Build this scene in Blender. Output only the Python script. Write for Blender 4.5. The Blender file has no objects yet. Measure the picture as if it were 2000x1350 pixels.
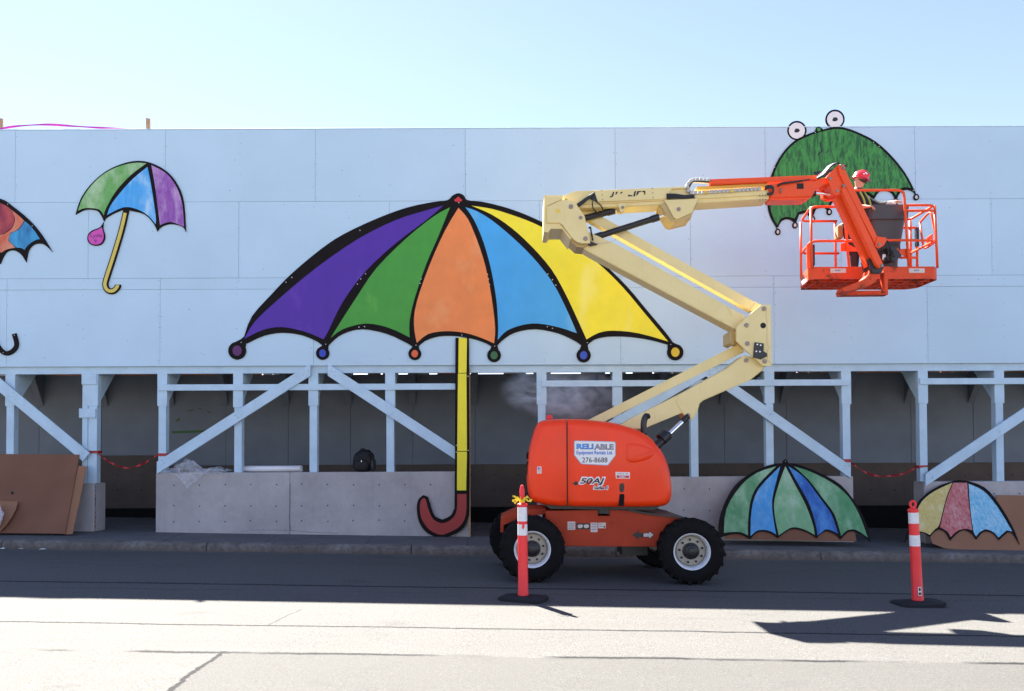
import bpy, bmesh, math, random
from mathutils import Vector, Matrix, Euler, noise
random.seed(7)
C = bpy.context.scene
COL = C.collection
PI = math.pi
R = math.radians

# ------------------------------------------------------------------ camera, sky, sun, exposure
F = 1500.0; HOR = 890.0; CAMH = 1.85
PITCH = R(1.2); ROLL = R(0.22)
V0 = HOR - F*math.tan(PITCH)
cam = bpy.data.cameras.new('camera'); camo = bpy.data.objects.new('camera', cam); COL.objects.link(camo)
cam.sensor_width = 36.0; cam.lens = 36.0*F/2000.0
cam.shift_y = (V0-675.0)/2000.0
cam.clip_start = 0.1; cam.clip_end = 3000
CROT = (Matrix.Rotation(PI/2+PITCH, 3, 'X') @ Matrix.Rotation(-ROLL, 3, 'Z'))
camo.rotation_euler = CROT.to_euler(); camo.location = (0, 0, CAMH)
C.camera = camo

SUN_DIR = Vector((0.41, -0.695, -1.0)).normalized()      # the way the light travels
TO_SUN = -SUN_DIR
SUN_EL = math.asin(TO_SUN.z); SUN_AZ = math.atan2(TO_SUN.x, TO_SUN.y)
w = bpy.data.worlds.new('World'); C.world = w; w.use_nodes = True
wn = w.node_tree; wn.nodes.clear()
sky = wn.nodes.new('ShaderNodeTexSky'); sky.sky_type = 'NISHITA'; sky.sun_disc = False
sky.sun_elevation = SUN_EL; sky.sun_rotation = SUN_AZ
sky.altitude = 600; sky.air_density = 1.0; sky.dust_density = 0.12; sky.ozone_density = 2.2
bg = wn.nodes.new('ShaderNodeBackground'); bg.inputs[1].default_value = 0.050
wo = wn.nodes.new('ShaderNodeOutputWorld')
wbal = wn.nodes.new('ShaderNodeMix'); wbal.data_type = 'RGBA'; wbal.blend_type = 'MULTIPLY'; wbal.inputs[0].default_value = 1.0
wbal.inputs[7].default_value = (1.13, .935, .94, 1)          # white balance of the camera
wn.links.new(sky.outputs[0], wbal.inputs[6]); wn.links.new(wbal.outputs[2], bg.inputs[0]); wn.links.new(bg.outputs[0], wo.inputs[0])
sl = bpy.data.lights.new('sun', 'SUN'); sl.energy = 5.0; sl.angle = R(0.53); sl.color = (1.0, 0.95, 0.88)
so = bpy.data.objects.new('sun', sl); COL.objects.link(so)
so.rotation_euler = SUN_DIR.to_track_quat('-Z', 'Y').to_euler(); so.location = (-20, 40, 50)
C.view_settings.view_transform = 'Standard'; C.view_settings.look = 'None'
C.view_settings.exposure = 2.7; C.view_settings.gamma = 1.0; C.view_settings.use_curve_mapping = False
C.cycles.max_bounces = 8; C.cycles.diffuse_bounces = 4; C.cycles.transparent_max_bounces = 12

# ------------------------------------------------------------------ helpers
def P(u, v, Y):
    """world point on the vertical plane y = Y seen at photo pixel (u, v)"""
    d = CROT @ Vector(((u-1000.0)/F, (V0-v)/F, -1.0))
    k = Y/d.y
    return Vector((d.x*k, Y, CAMH + d.z*k))
def g(x):
    x = max(-30.0, min(30.0, x)); return -0.018*x
def gs(x, y):
    return g(x) + 0.16 + 0.04*max(0.0, min(1.25, y-14.2))

ORG = {}
def thing(name, label, cat, loc, group=None):
    o = bpy.data.objects.new(name, None); COL.objects.link(o)
    o.empty_display_size = 0.2
    o.location = loc; o['label'] = label; o['category'] = cat
    if group: o['group'] = group
    ORG[o.name] = Vector(loc)
    return o
def tag(o, label, cat, group=None):
    o['label'] = label; o['category'] = cat
    if group: o['group'] = group
    return o
def finish(name, me, m, parent=None, label=None):
    if m is not None and not me.materials: me.materials.append(m)
    me.name = name
    o = bpy.data.objects.new(name, me); COL.objects.link(o)
    if parent is not None:
        L = ORG[parent.name]
        me.transform(Matrix.Translation(-L)); o.parent = parent; ORG[o.name] = L
    else:
        ORG[o.name] = Vector((0, 0, 0))
    if label: o['label'] = label
    return o
def recentre(o, loc):
    """for a thing that is one mesh: origin to its base"""
    o.data.transform(Matrix.Translation(-Vector(loc))); o.location = loc; ORG[o.name] = Vector(loc); return o
def bm_done(name, bm, m, parent=None, smooth=False, label=None):
    bmesh.ops.recalc_face_normals(bm, faces=bm.faces)
    me = bpy.data.meshes.new(name); bm.to_mesh(me); bm.free()
    if smooth:
        for p in me.polygons: p.use_smooth = True
    return finish(name, me, m, parent, label)
def smooth_by_angle(o, deg=35):
    me = o.data
    bm = bmesh.new(); bm.from_mesh(me)
    for f in bm.faces: f.smooth = True
    for e in bm.edges:
        if len(e.link_faces) == 2 and e.calc_face_angle(0) > R(deg): e.smooth = False
    bm.to_mesh(me); bm.free(); return o

def b_box(bm, x0, x1, y0, y1, z0, z1, bev=0.0):
    r = bmesh.ops.create_cube(bm, size=1.0)
    for v in r['verts']:
        v.co = Vector((x0+(v.co.x+.5)*(x1-x0), y0+(v.co.y+.5)*(y1-y0), z0+(v.co.z+.5)*(z1-z0)))
    if bev > 0:
        es = list({e for v in r['verts'] for e in v.link_edges})
        bmesh.ops.bevel(bm, geom=es, offset=bev, segments=1, affect='EDGES')
def box(name, x0, x1, y0, y1, z0, z1, m, parent=None, bev=0.0, label=None):
    bm = bmesh.new(); b_box(bm, x0, x1, y0, y1, z0, z1, bev); return bm_done(name, bm, m, parent, label=label)

def b_prism(bm, pts, back, bev=0.0):
    """front ring of world points extruded by vector back"""
    n = len(pts)
    a = [bm.verts.new(p) for p in pts]; b = [bm.verts.new(Vector(p)+back) for p in pts]
    f1 = bm.faces.new(a); f2 = bm.faces.new(list(reversed(b)))
    for i in range(n):
        bm.faces.new((a[i], b[i], b[(i+1) % n], a[(i+1) % n]))
    if bev > 0:
        bm.normal_update()
        bmesh.ops.bevel(bm, geom=list(f1.edges), offset=bev, segments=2, affect='EDGES', clamp_overlap=True)
def ypts(pts, Y):
    return [P(u, v, Y(u, v) if callable(Y) else Y) for u, v in pts]
def plate(name, pts, Y, depth, m, parent=None, bev=0.0, label=None):
    bm = bmesh.new(); b_prism(bm, ypts(pts, Y), Vector((0, depth, 0)), bev)
    return bm_done(name, bm, m, parent, label=label)
def bar(pts2, w_):
    """rectangle of pixel width w_ round a pixel segment"""
    (u0, v0), (u1, v1) = pts2
    l = math.hypot(u1-u0, v1-v0); nx, ny = -(v1-v0)/l*w_/2, (u1-u0)/l*w_/2
    return [(u0+nx, v0+ny), (u1+nx, v1+ny), (u1-nx, v1-ny), (u0-nx, v0-ny)]
def stroke(pts, w_):
    """closed outline of pixel width w_ round a polyline"""
    L, Rr = [], []
    n = len(pts)
    for i in range(n):
        a = pts[max(0, i-1)]; b = pts[min(n-1, i+1)]
        l = math.hypot(b[0]-a[0], b[1]-a[1]) or 1
        nx, ny = -(b[1]-a[1])/l*w_/2, (b[0]-a[0])/l*w_/2
        L.append((pts[i][0]+nx, pts[i][1]+ny)); Rr.append((pts[i][0]-nx, pts[i][1]-ny))
    return L+Rr[::-1]
def circ(u, v, r, n=20, ry=None):
    ry = ry or r
    return [(u+r*math.cos(2*PI*i/n), v+ry*math.sin(2*PI*i/n)) for i in range(n)]
def smooth_poly(pts, it=2):
    """Catmull-Rom resample of a closed outline; sharp corners are kept"""
    n = len(pts); out = []
    def corner(i):
        a, b, c = pts[i-1], pts[i], pts[(i+1) % n]
        a1 = math.atan2(b[1]-a[1], b[0]-a[0]); a2 = math.atan2(c[1]-b[1], c[0]-b[0])
        d = abs((a2-a1+PI) % (2*PI)-PI); return d > R(48)
    for i in range(n):
        p1, p2 = pts[i], pts[(i+1) % n]
        p0 = pts[i-1] if not corner(i) else p1
        p3 = pts[(i+2) % n] if not corner((i+1) % n) else p2
        for k in range(it+1):
            t = k/(it+1)
            q = []
            for c in (0, 1):
                q.append(0.5*((2*p1[c])+(-p0[c]+p2[c])*t+(2*p0[c]-5*p1[c]+4*p2[c]-p3[c])*t*t+(-p0[c]+3*p1[c]-3*p2[c]+p3[c])*t**3))
            out.append(tuple(q))
    return out
def smooth_line(pts, it=3):
    out = []; n = len(pts)
    for i in range(n-1):
        p0, p1, p2, p3 = Vector(pts[max(0, i-1)]), Vector(pts[i]), Vector(pts[i+1]), Vector(pts[min(n-1, i+2)])
        for k in range(it+1):
            t = k/(it+1)
            out.append(0.5*((2*p1)+(p2-p0)*t+(2*p0-5*p1+4*p2-p3)*t*t+(3*p1-p0-3*p2+p3)*t**3))
    out.append(Vector(pts[-1])); return out

def b_tube(bm, pts, r, seg=8, cap=True):
    pts = [Vector(p) for p in pts]; n = len(pts)
    rs = r if isinstance(r, (list, tuple)) else [r]*n
    T = []
    for i in range(n):
        d = pts[min(n-1, i+1)]-pts[max(0, i-1)]; T.append(d.normalized() if d.length > 1e-9 else Vector((0, 0, 1)))
    up = Vector((0, 0, 1)) if abs(T[0].z) < .9 else Vector((0, 1, 0))
    N = (up-T[0]*up.dot(T[0])).normalized(); rings = []
    for i in range(n):
        N = (N-T[i]*N.dot(T[i])).normalized(); B = T[i].cross(N)
        rings.append([bm.verts.new(pts[i]+(N*math.cos(2*PI*k/seg)+B*math.sin(2*PI*k/seg))*rs[i]) for k in range(seg)])
    for i in range(n-1):
        for k in range(seg):
            f = bm.faces.new((rings[i][k], rings[i][(k+1) % seg], rings[i+1][(k+1) % seg], rings[i+1][k])); f.smooth = True
    if cap:
        bm.faces.new(rings[0][::-1]); bm.faces.new(rings[-1])
def tube(name, pts, r, m, parent=None, seg=8, label=None):
    bm = bmesh.new(); b_tube(bm, pts, r, seg); return bm_done(name, bm, m, parent, label=label)
def b_lathe(bm, prof, o, ax, seg=32):
    """prof: (radius, distance along ax)"""
    ax = Vector(ax).normalized(); up = Vector((0, 0, 1)) if abs(ax.z) < .9 else Vector((1, 0, 0))
    N = (up-ax*up.dot(ax)).normalized(); B = ax.cross(N); o = Vector(o); rings = []
    for r, h in prof:
        if r < 1e-6: rings.append([bm.verts.new(o+ax*h)])
        else: rings.append([bm.verts.new(o+ax*h+(N*math.cos(2*PI*k/seg)+B*math.sin(2*PI*k/seg))*r) for k in range(seg)])
    for a, b in zip(rings[:-1], rings[1:]):
        for k in range(seg):
            k2 = (k+1) % seg
            if len(a) == 1 and len(b) == 1: continue
            if len(a) == 1: f = bm.faces.new((a[0], b[k2], b[k]))
            elif len(b) == 1: f = bm.faces.new((a[k], a[k2], b[0]))
            else: f = bm.faces.new((a[k], a[k2], b[k2], b[k]))
            f.smooth = True
def lathe(name, prof, o, ax, m, parent=None, seg=32, label=None, ang=40):
    bm = bmesh.new(); b_lathe(bm, prof, o, ax, seg)
    ob = bm_done(name, bm, m, parent, label=label); return smooth_by_angle(ob, ang)
def pillow(name, pts, Y, depth, r, m, parent, segs=5, label=None):
    """solid with a rounded near edge: outline inset towards the front"""
    W = ypts(pts, Y); n = len(W); bm = bmesh.new()
    area = sum(W[i].x*W[(i+1) % n].z-W[(i+1) % n].x*W[i].z for i in range(n)); s = 1 if area > 0 else -1
    nor = []
    for i in range(n):
        d = W[(i+1) % n]-W[i-1]; d.y = 0; d.normalize(); nor.append(Vector((-d.z*s, 0, d.x*s)))
    rings = []
    for k in range(segs+1):
        a = PI/2*k/segs
        ins = r*(1-math.sin(a)); dy = r*(1-math.cos(a))
        rings.append([bm.verts.new(W[i]+nor[i]*ins+Vector((0, dy, 0))) for i in range(n)])
    rings.append([bm.verts.new(W[i]+Vector((0, depth, 0))) for i in range(n)])
    bm.faces.new(rings[0]); bm.faces.new(rings[-1][::-1])
    for a, b in zip(rings[:-1], rings[1:]):
        for i in range(n): bm.faces.new((a[i], b[i], b[(i+1) % n], a[(i+1) % n]))
    o = bm_done(name, bm, m, parent, label=label); return smooth_by_angle(o, 40)

DG = None
def text_in(name, s, u0, v0, u1, v1, Y, m, parent, off=0.0, shear=0.0, label=None, Yf=None, thick=0.001):
    cu = bpy.data.curves.new(name, 'FONT'); cu.body = s; cu.offset = off; cu.shear = shear; cu.extrude = 0
    cu.resolution_u = 3
    to = bpy.data.objects.new('tmp', cu); COL.objects.link(to)
    dg = bpy.context.evaluated_depsgraph_get()
    me = bpy.data.meshes.new_from_object(to.evaluated_get(dg)); bpy.data.objects.remove(to); bpy.data.curves.remove(cu)
    xs = [v.co.x for v in me.vertices]; ys = [v.co.y for v in me.vertices]
    a, b, c, d = min(xs), max(xs), min(ys), max(ys)
    for v in me.vertices:
        tx, ty = (v.co.x-a)/(b-a), (v.co.y-c)/(d-c)
        u = u0+(u1-u0)*tx; vv = v1+(v0-v1)*ty
        v.co = P(u, vv, Yf(u, vv) if Yf else Y)
    return finish(name, me, m, parent, label)

# ------------------------------------------------------------------ materials
MATS = {}
class NT:
    def __init__(s, name):
        s.m = bpy.data.materials.new(name); s.m.use_nodes = True; s.t = s.m.node_tree
        s.b = s.t.nodes['Principled BSDF']; s.out = s.t.nodes['Material Output']
        s.co = s.t.nodes.new('ShaderNodeTexCoord').outputs['Object']
    def n(s, k): return s.t.nodes.new(k)
    def l(s, a, b): s.t.links.new(a, b)
    def _set(s, inp, v):
        if isinstance(v, bpy.types.NodeSocket): s.l(v, inp)
        else: inp.default_value = v
    def math(s, op, a, b=0.0, c=0.0, clamp=False):
        q = s.n('ShaderNodeMath'); q.operation = op; q.use_clamp = clamp
        s._set(q.inputs[0], a); s._set(q.inputs[1], b); s._set(q.inputs[2], c); return q.outputs[0]
    def noise(s, scale, detail=4, rough=.55, vec=None, dist=0.0):
        q = s.n('ShaderNodeTexNoise'); s.l(vec or s.co, q.inputs['Vector'])
        q.inputs['Scale'].default_value = scale; q.inputs['Detail'].default_value = detail
        q.inputs['Roughness'].default_value = rough; q.inputs['Distortion'].default_value = dist
        return q.outputs['Fac']
    def stretch(s, sc, rot=(0, 0, 0)):
        q = s.n('ShaderNodeMapping'); s.l(s.co, q.inputs['Vector'])
        q.inputs['Scale'].default_value = sc; q.inputs['Rotation'].default_value = rot; return q.outputs[0]
    def ramp(s, f, a, b):
        q = s.n('ShaderNodeMapRange'); s._set(q.inputs[0], f); q.inputs[1].default_value = a; q.inputs[2].default_value = b
        return q.outputs[0]
    def mix(s, f, a, b):
        q = s.n('ShaderNodeMix'); q.data_type = 'RGBA'; s._set(q.inputs[0], f)
        s._set(q.inputs[6], a if isinstance(a, bpy.types.NodeSocket) else (*a, 1)); s._set(q.inputs[7], b if isinstance(b, bpy.types.NodeSocket) else (*b, 1))
        return q.outputs[2]
    def xyz(s):
        q = s.n('ShaderNodeSeparateXYZ'); s.l(s.co, q.inputs[0]); return q.outputs
    def bump(s, h, strength=.3, dist=.01):
        q = s.n('ShaderNodeBump'); s.l(h, q.inputs['Height']); q.inputs['Strength'].default_value = strength
        q.inputs['Distance'].default_value = dist; s.l(q.outputs[0], s.b.inputs['Normal']); return q
def sc(c, k): return tuple(max(0, min(1, x*k)) for x in c)
def paint(name, c, rough=.5, metal=0.0, var=.12, scale=3.0, bump=0.0, bscale=60, spec=.5, c2=None, coat=0.0, grime=0.0):
    if name in MATS: return MATS[name]
    s = NT(name); f = s.ramp(s.noise(scale, 6, .6), .3, .7)
    col = s.mix(f, sc(c, 1-var), c2 or sc(c, 1+var))
    if grime:
        dr = s.ramp(s.noise(5, 6, .7, s.stretch((4, 2, .5))), .56, .80); col = s.mix(s.math('MULTIPLY', dr, grime), col, sc(c, .38))
        ck = s.ramp(s.noise(42, 3, .6), .735, .775); col = s.mix(s.math('MULTIPLY', ck, min(1, grime*2.2)), col, (.05, .035, .025))
    s.l(col, s.b.inputs['Base Color'])
    rr = s.math('MULTIPLY_ADD', s.noise(scale*4, 3), .25, rough-.12); s.l(rr, s.b.inputs['Roughness'])
    s.b.inputs['Metallic'].default_value = metal; s.b.inputs['Specular IOR Level'].default_value = spec
    s.b.inputs['Coat Weight'].default_value = coat; s.b.inputs['Coat Roughness'].default_value = .12
    if bump: s.bump(s.noise(bscale, 5), bump, .005)
    MATS[name] = s.m; return s.m
def wash(name, c, light, scale=1.6, lo=.5, hi=.75, rot=0.6, st=(1, 1, .5), streak=0.25, rough=.55):
    """uneven brushed or water-colour paint on a board"""
    if name in MATS: return MATS[name]
    s = NT(name); vec = s.stretch(st, (0, rot, 0))
    f = s.ramp(s.noise(scale, 5, .6, vec, .3), lo, hi)
    f2 = s.ramp(s.noise(scale*6, 4, .7, s.stretch((1, 1, .15), (0, rot, 0))), .35, .8)
    ff = s.math('ADD', s.math('MULTIPLY', f, 1-streak), s.math('MULTIPLY', f2, streak), clamp=True)
    dark = s.mix(s.ramp(s.noise(scale*2.3, 4), .3, .7), sc(c, .93), sc(c, 1.06))
    s.l(s.mix(ff, dark, light), s.b.inputs['Base Color']); s.b.inputs['Roughness'].default_value = rough
    MATS[name] = s.m; return s.m
def rusty(name, c, lo=.6, hi=.68, rough=.45, rust=(.09, .035, .02), scale=4.0):
    if name in MATS: return MATS[name]
    s = NT(name); base = s.mix(s.ramp(s.noise(2.5, 5), .3, .7), sc(c, .85), sc(c, 1.1))
    f = s.ramp(s.math('ADD', s.math('MULTIPLY', s.noise(scale, 8, .7), .7), s.math('MULTIPLY', s.noise(scale*7, 4, .7), .3)), lo, hi)
    s.l(s.mix(f, base, rust), s.b.inputs['Base Color'])
    s.l(s.math('MULTIPLY_ADD', f, .4, rough), s.b.inputs['Roughness']); s.bump(s.noise(70, 4), .12, .003); s.b.inputs['Specular IOR Level'].default_value = .25
    MATS[name] = s.m; return s.m

BLUE = (.52, .69, .81)
m_panel = []
for i in range(4):
    k = (1.0, .985, 1.015, .99)[i]; c = sc(BLUE, k)
    s = NT('pale_blue_board_paint_%d' % i)
    big = s.ramp(s.noise(.7, 5, .6), .3, .7); roll = s.noise(3, 6, .7, s.stretch((.5, 1, 6))); drip = s.noise(4, 6, .7, s.stretch((7, 1, .22)))
    col = s.mix(big, sc(c, .95), sc(c, 1.03)); col = s.mix(s.math('MULTIPLY', s.ramp(roll, .5, .75), .12), col, sc(c, .82))
    col = s.mix(s.math('MULTIPLY', s.ramp(drip, .58, .78), .16), col, sc(c, .72)); sp = s.ramp(s.noise(26, 2), .755, .79)
    col = s.mix(s.math('MULTIPLY', sp, .4), col, sc(c, .45))
    s.l(col, s.b.inputs['Base Color']); s.b.inputs['Roughness'].default_value = .58; s.b.inputs['Specular IOR Level'].default_value = .25
    s.bump(s.math('ADD', s.noise(90, 4), roll), .12, .004); m_panel.append(s.m)
def timber_mat():
    s = NT('pale_blue_timber_paint'); X, Y, Z = s.xyz()
    gr = s.noise(5, 7, .7, s.stretch((14, 6, .9))); gh = s.noise(5, 7, .7, s.stretch((1.1, 6, 14)))
    f = s.ramp(s.noise(2.6, 6, .65), .3, .7); c = sc(BLUE, .98)
    col = s.mix(f, sc(c, .88), sc(c, 1.06)); col = s.mix(s.math('MULTIPLY', s.ramp(gr, .56, .75), .35), col, sc(c, .66))
    kn = s.ramp(s.noise(7, 3), .72, .78); col = s.mix(s.math('MULTIPLY', kn, .35), col, (.30, .33, .36))
    sp = s.ramp(s.noise(38, 3), .74, .79); col = s.mix(s.math('MULTIPLY', sp, .5), col, (.14, .15, .17))
    s.l(col, s.b.inputs['Base Color']); s.b.inputs['Roughness'].default_value = .62; s.b.inputs['Specular IOR Level'].default_value = .25
    s.bump(s.math('ADD', gr, gh), .25, .006); return s.m
m_timber = timber_mat()
m_gap = paint('dark_joint', (.05, .06, .08), .9)
m_screw = paint('filled_screw_holes', (.22, .30, .42), .7)
m_steel = paint('screw_steel', (.75, .75, .72), .35, metal=.6)
m_grey = paint('grey_back_wall_paint', (.165, .195, .235), .7, var=.12, scale=1.5, bump=.1)
m_black = paint('black_outline_paint', (.012, .009, .009), .7, var=.2, scale=4, bump=.05, spec=.12)
m_rub = paint('black_rubber', (.007, .007, .0072), .8, var=.3, scale=8, bump=.3, bscale=90, spec=.15)
m_blk = paint('black_plastic', (.012, .012, .013), .4, var=.2, spec=.5)
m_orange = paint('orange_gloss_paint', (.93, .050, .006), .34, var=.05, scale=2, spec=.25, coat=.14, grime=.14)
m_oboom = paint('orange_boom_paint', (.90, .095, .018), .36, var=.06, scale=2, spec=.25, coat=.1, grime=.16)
m_ochas = rusty('shaded_dirty_orange', (.42, .044, .013), .60, .80, .55, (.13, .03, .015), 2.0)  # the lift's orange darkened: shadow and dirt both put into the colour
m_orail = rusty('chipped_orange_paint', (.80, .10, .026), .60, .68, .4)
m_ofloor = rusty('rust_streaked_orange_paint', (.74, .075, .020), .535, .64, .5, (.10, .04, .022), 3.0)
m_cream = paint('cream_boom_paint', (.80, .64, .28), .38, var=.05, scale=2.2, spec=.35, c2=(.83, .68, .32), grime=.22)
m_cream_in = paint('cream_paint_shaded', (.50, .37, .16), .5, var=.12, scale=3)  # darker cream: shade on far and inner plates put into the colour
m_chrome = paint('chromed_rod', (.85, .85, .87), .12, metal=1.0, var=.02)
m_bolt = paint('zinc_bolt', (.30, .24, .20), .45, metal=.7, var=.2, scale=20)
m_rim = paint('beige_wheel_paint', (.42, .38, .30), .5, var=.12, scale=8)
m_rimw = paint('white_wheel_rim', (.72, .73, .75), .35, var=.05)
m_white = paint('white_sticker', (.78, .78, .76), .45, var=.02)
m_wpaper = paint('worn_sticker', (.62, .55, .50), .5, var=.12, scale=40)
m_bluep = paint('blue_print', (.02, .13, .55), .45, var=.03)
m_bluep2 = paint('light_blue_print', (.05, .30, .80), .45, var=.03)
m_greyp = paint('grey_print', (.28, .27, .33), .45, var=.05)
m_blackp = paint('black_print', (.012, .012, .013), .45)
m_redp = paint('red_print', (.55, .02, .02), .45)
m_red = paint('delineator_red', (.84, .035, .036), .42, var=.05, scale=5, spec=.4)
m_refl = paint('white_reflective_band', (.70, .70, .70), .4, var=.08, scale=25)
m_yel = paint('yellow_ribbon', (.85, .60, .03), .5, var=.1)
m_tape = paint('red_barrier_tape', (.32, .010, .014), .4, var=.3, scale=12)
m_pink = paint('pink_flagging_tape', (.65, .03, .38), .45, var=.25, scale=14)
m_stake = paint('raw_wood_stake', (.45, .28, .15), .8, var=.2, scale=12)
m_hard = paint('brown_hardboard', (.185, .075, .036), .75, var=.10, scale=1.6, bump=.05, bscale=120, c2=(.21, .09, .045))
m_hard2 = paint('brown_hardboard_face', (.28, .13, .065), .75, var=.1, scale=1.6, bump=.05)
m_grey_bin = paint('dark_grey_bin_plastic', (.055, .055, .062), .5, var=.1, spec=.4)
m_carrier = paint('grey_carrier_links', (.46, .45, .42), .5, var=.2, scale=20)

def concrete(name, c, holes=None, dirt=.5):
    s = NT(name)
    f = s.ramp(s.noise(1.3, 7, .62), .3, .72); f2 = s.ramp(s.noise(9, 5, .6), .35, .7)
    base = s.mix(f, sc(c, .78), sc(c, 1.12)); base = s.mix(s.math('MULTIPLY', f2, .25), base, sc(c, .7))
    st = s.ramp(s.noise(2.2, 5, .7, s.stretch((3.5, 3.5, .25))), .52, .8)
    base = s.mix(s.math('MULTIPLY', st, dirt*.6), base, sc(c, .55))
    pit = s.ramp(s.noise(45, 2), .70, .76); base = s.mix(s.math('MULTIPLY', pit, .5), base, sc(c, .4))
    s.l(base, s.b.inputs['Base Color']); s.b.inputs['Roughness'].default_value = .85
    s.b.inputs['Specular IOR Level'].default_value = .2
    s.bump(s.math('ADD', s.noise(30, 6, .65), s.noise(3, 3)), .28, .01); return s.m
m_conc = concrete('cast_concrete', (.46, .435, .43))
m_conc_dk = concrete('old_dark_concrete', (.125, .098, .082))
m_hole = paint('tie_hole_dark', (.02, .02, .02), .9)
def kerb_mat():
    s = NT('kerb_concrete'); X, Y, Z = s.xyz(); c = (.19, .172, .155)
    n1 = s.noise(2.4, 7, .7); n2 = s.noise(14, 6, .75)
    col = s.mix(s.ramp(n1, .35, .65), sc(c, .6), sc(c, 1.15)); col = s.mix(s.math('MULTIPLY', s.ramp(n2, .45, .7), .6), col, sc(c, .32))
    low = s.ramp(s.math('ADD', Z, s.math('MULTIPLY', n2, .06)), .10, .02); col = s.mix(s.math('MULTIPLY', low, .55), col, (.12, .085, .06))
    salt = s.ramp(s.noise(3.1, 6, .7), .60, .74); col = s.mix(s.math('MULTIPLY', salt, .5), col, (.34, .34, .35))
    s.l(col, s.b.inputs['Base Color']); s.b.inputs['Roughness'].default_value = .9; s.b.inputs['Specular IOR Level'].default_value = .15
    s.bump(s.math('ADD', n2, s.noise(40, 5, .7)), .6, .015); return s.m
m_kerb = kerb_mat()
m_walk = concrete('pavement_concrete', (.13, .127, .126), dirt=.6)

# asphalt with tar seams and cracks
def asphalt():
    s = NT('road_asphalt'); X, Y, Z = s.xyz()
    ag = s.noise(70, 3, .75); agg = s.ramp(ag, .36, .66); agg2 = s.ramp(s.noise(48, 4, .7), .35, .7)
    big = s.ramp(s.noise(.55, 5, .55), .3, .7); strk = s.ramp(s.noise(1.2, 5, .6, s.stretch((.18, 3.5, 1))), .35, .72)
    c = (.110, .107, .100)
    col = s.mix(agg, sc(c, .45), sc(c, 1.5)); col = s.mix(s.math('MULTIPLY', agg2, .32), col, sc(c, .6))
    col = s.mix(s.math('MULTIPLY', big, .22), col, sc(c, 1.35)); col = s.mix(s.math('MULTIPLY', strk, .25), col, sc(c, .72))
    grit = s.ramp(s.noise(26, 3, .8), .30, .70); col = s.mix(s.math('MULTIPLY', grit, .38), col, sc(c, .5))
    chip = s.ramp(s.noise(33, 2, .5), .70, .76); col = s.mix(s.math('MULTIPLY', chip, .55), col, (.26, .25, .24))
    stain = s.ramp(s.noise(1.7, 4, .55, s.stretch((.6, 1.3, 1))), .62, .74); col = s.mix(s.math('MULTIPLY', stain, .40), col, sc(c, .42))
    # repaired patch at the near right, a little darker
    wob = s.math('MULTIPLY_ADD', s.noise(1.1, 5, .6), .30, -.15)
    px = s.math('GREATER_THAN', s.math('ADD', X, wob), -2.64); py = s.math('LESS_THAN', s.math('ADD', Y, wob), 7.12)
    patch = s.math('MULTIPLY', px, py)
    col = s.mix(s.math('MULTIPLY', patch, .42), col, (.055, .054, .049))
    wob2 = s.math('MULTIPLY_ADD', s.noise(.9, 6, .62), .20, -.10)
    fine = s.math('MULTIPLY_ADD', s.noise(16, 6, .75), .075, -.037)
    lines = None; deep = None
    brk = s.ramp(s.noise(.8, 3, .5), .40, .52)
    def add(dist, wd, soft, k=1.0, br=None):
        nonlocal lines
        f = s.math('SUBTRACT', 1.0, s.ramp(dist, wd, wd+soft)); f = s.math('MULTIPLY', f, k)
        if br is not None: f = s.math('MULTIPLY', f, br)
        lines = f if lines is None else s.math('MAXIMUM', lines, f)
    Yw = s.math('ADD', s.math('ADD', Y, s.math('MULTIPLY', wob2, .6)), fine)
    def dY(y0): return s.math('ABSOLUTE', s.math('SUBTRACT', Yw, y0))
    add(dY(8.23), .014, .016, 1.0); add(dY(10.75), .022, .03, .95); add(dY(7.11), .014, .035, 1.0, brk); add(dY(10.3), .006, .02, .45, brk)
    add(dY(12.9), .004, .02, .35, brk)
    Xw = s.math('ADD', s.math('ADD', X, wob2), fine)
    near = s.math('LESS_THAN', Y, 7.15)
    add(s.math('ABSOLUTE', s.math('SUBTRACT', Xw, -2.66)), .014, .016, 1.0, near)
    seg = s.math('MULTIPLY', s.math('GREATER_THAN', Y, 8.23), s.math('LESS_THAN', Y, 9.1))
    add(s.math('ABSOLUTE', s.math('SUBTRACT', s.math('ADD', Xw, s.math('MULTIPLY', Y, -.12)), -3.6)), .003, .010, .6, seg)
    vo = s.n('ShaderNodeTexVoronoi'); vo.feature = 'DISTANCE_TO_EDGE'; vo.inputs['Scale'].default_value = .42
    q = s.n('ShaderNodeVectorMath'); q.operation = 'ADD'; s.l(s.co, q.inputs[0]); nz = s.n('ShaderNodeTexNoise'); nz.inputs['Scale'].default_value = 2.0; nz.inputs['Detail'].default_value = 5
    s.l(s.co, nz.inputs['Vector']); s.l(nz.outputs['Color'], q.inputs[1]); s.l(q.outputs[0], vo.inputs['Vector'])
    add(vo.outputs['Distance'], .001, .004, .35, s.ramp(s.noise(.5, 2), .55, .62))
    col = s.mix(lines, col, (.012, .012, .013))
    dust = s.ramp(s.math('ADD', Y, s.math('MULTIPLY', s.noise(5, 5, .7), .8)), 14.35, 14.75)
    col = s.mix(s.math('MULTIPLY', dust, .45), col, (.20, .19, .185))
    s.l(col, s.b.inputs['Base Color']); s.b.inputs['Roughness'].default_value = .88; s.b.inputs['Specular IOR Level'].default_value = .22
    h = s.math('ADD', s.math('MULTIPLY', ag, .6), s.math('MULTIPLY', s.noise(48, 4, .7), .6)); h = s.math('SUBTRACT', h, s.math('MULTIPLY', lines, 1.2))
    s.bump(h, .55, .012); return s.m
m_road = asphalt()

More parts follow.
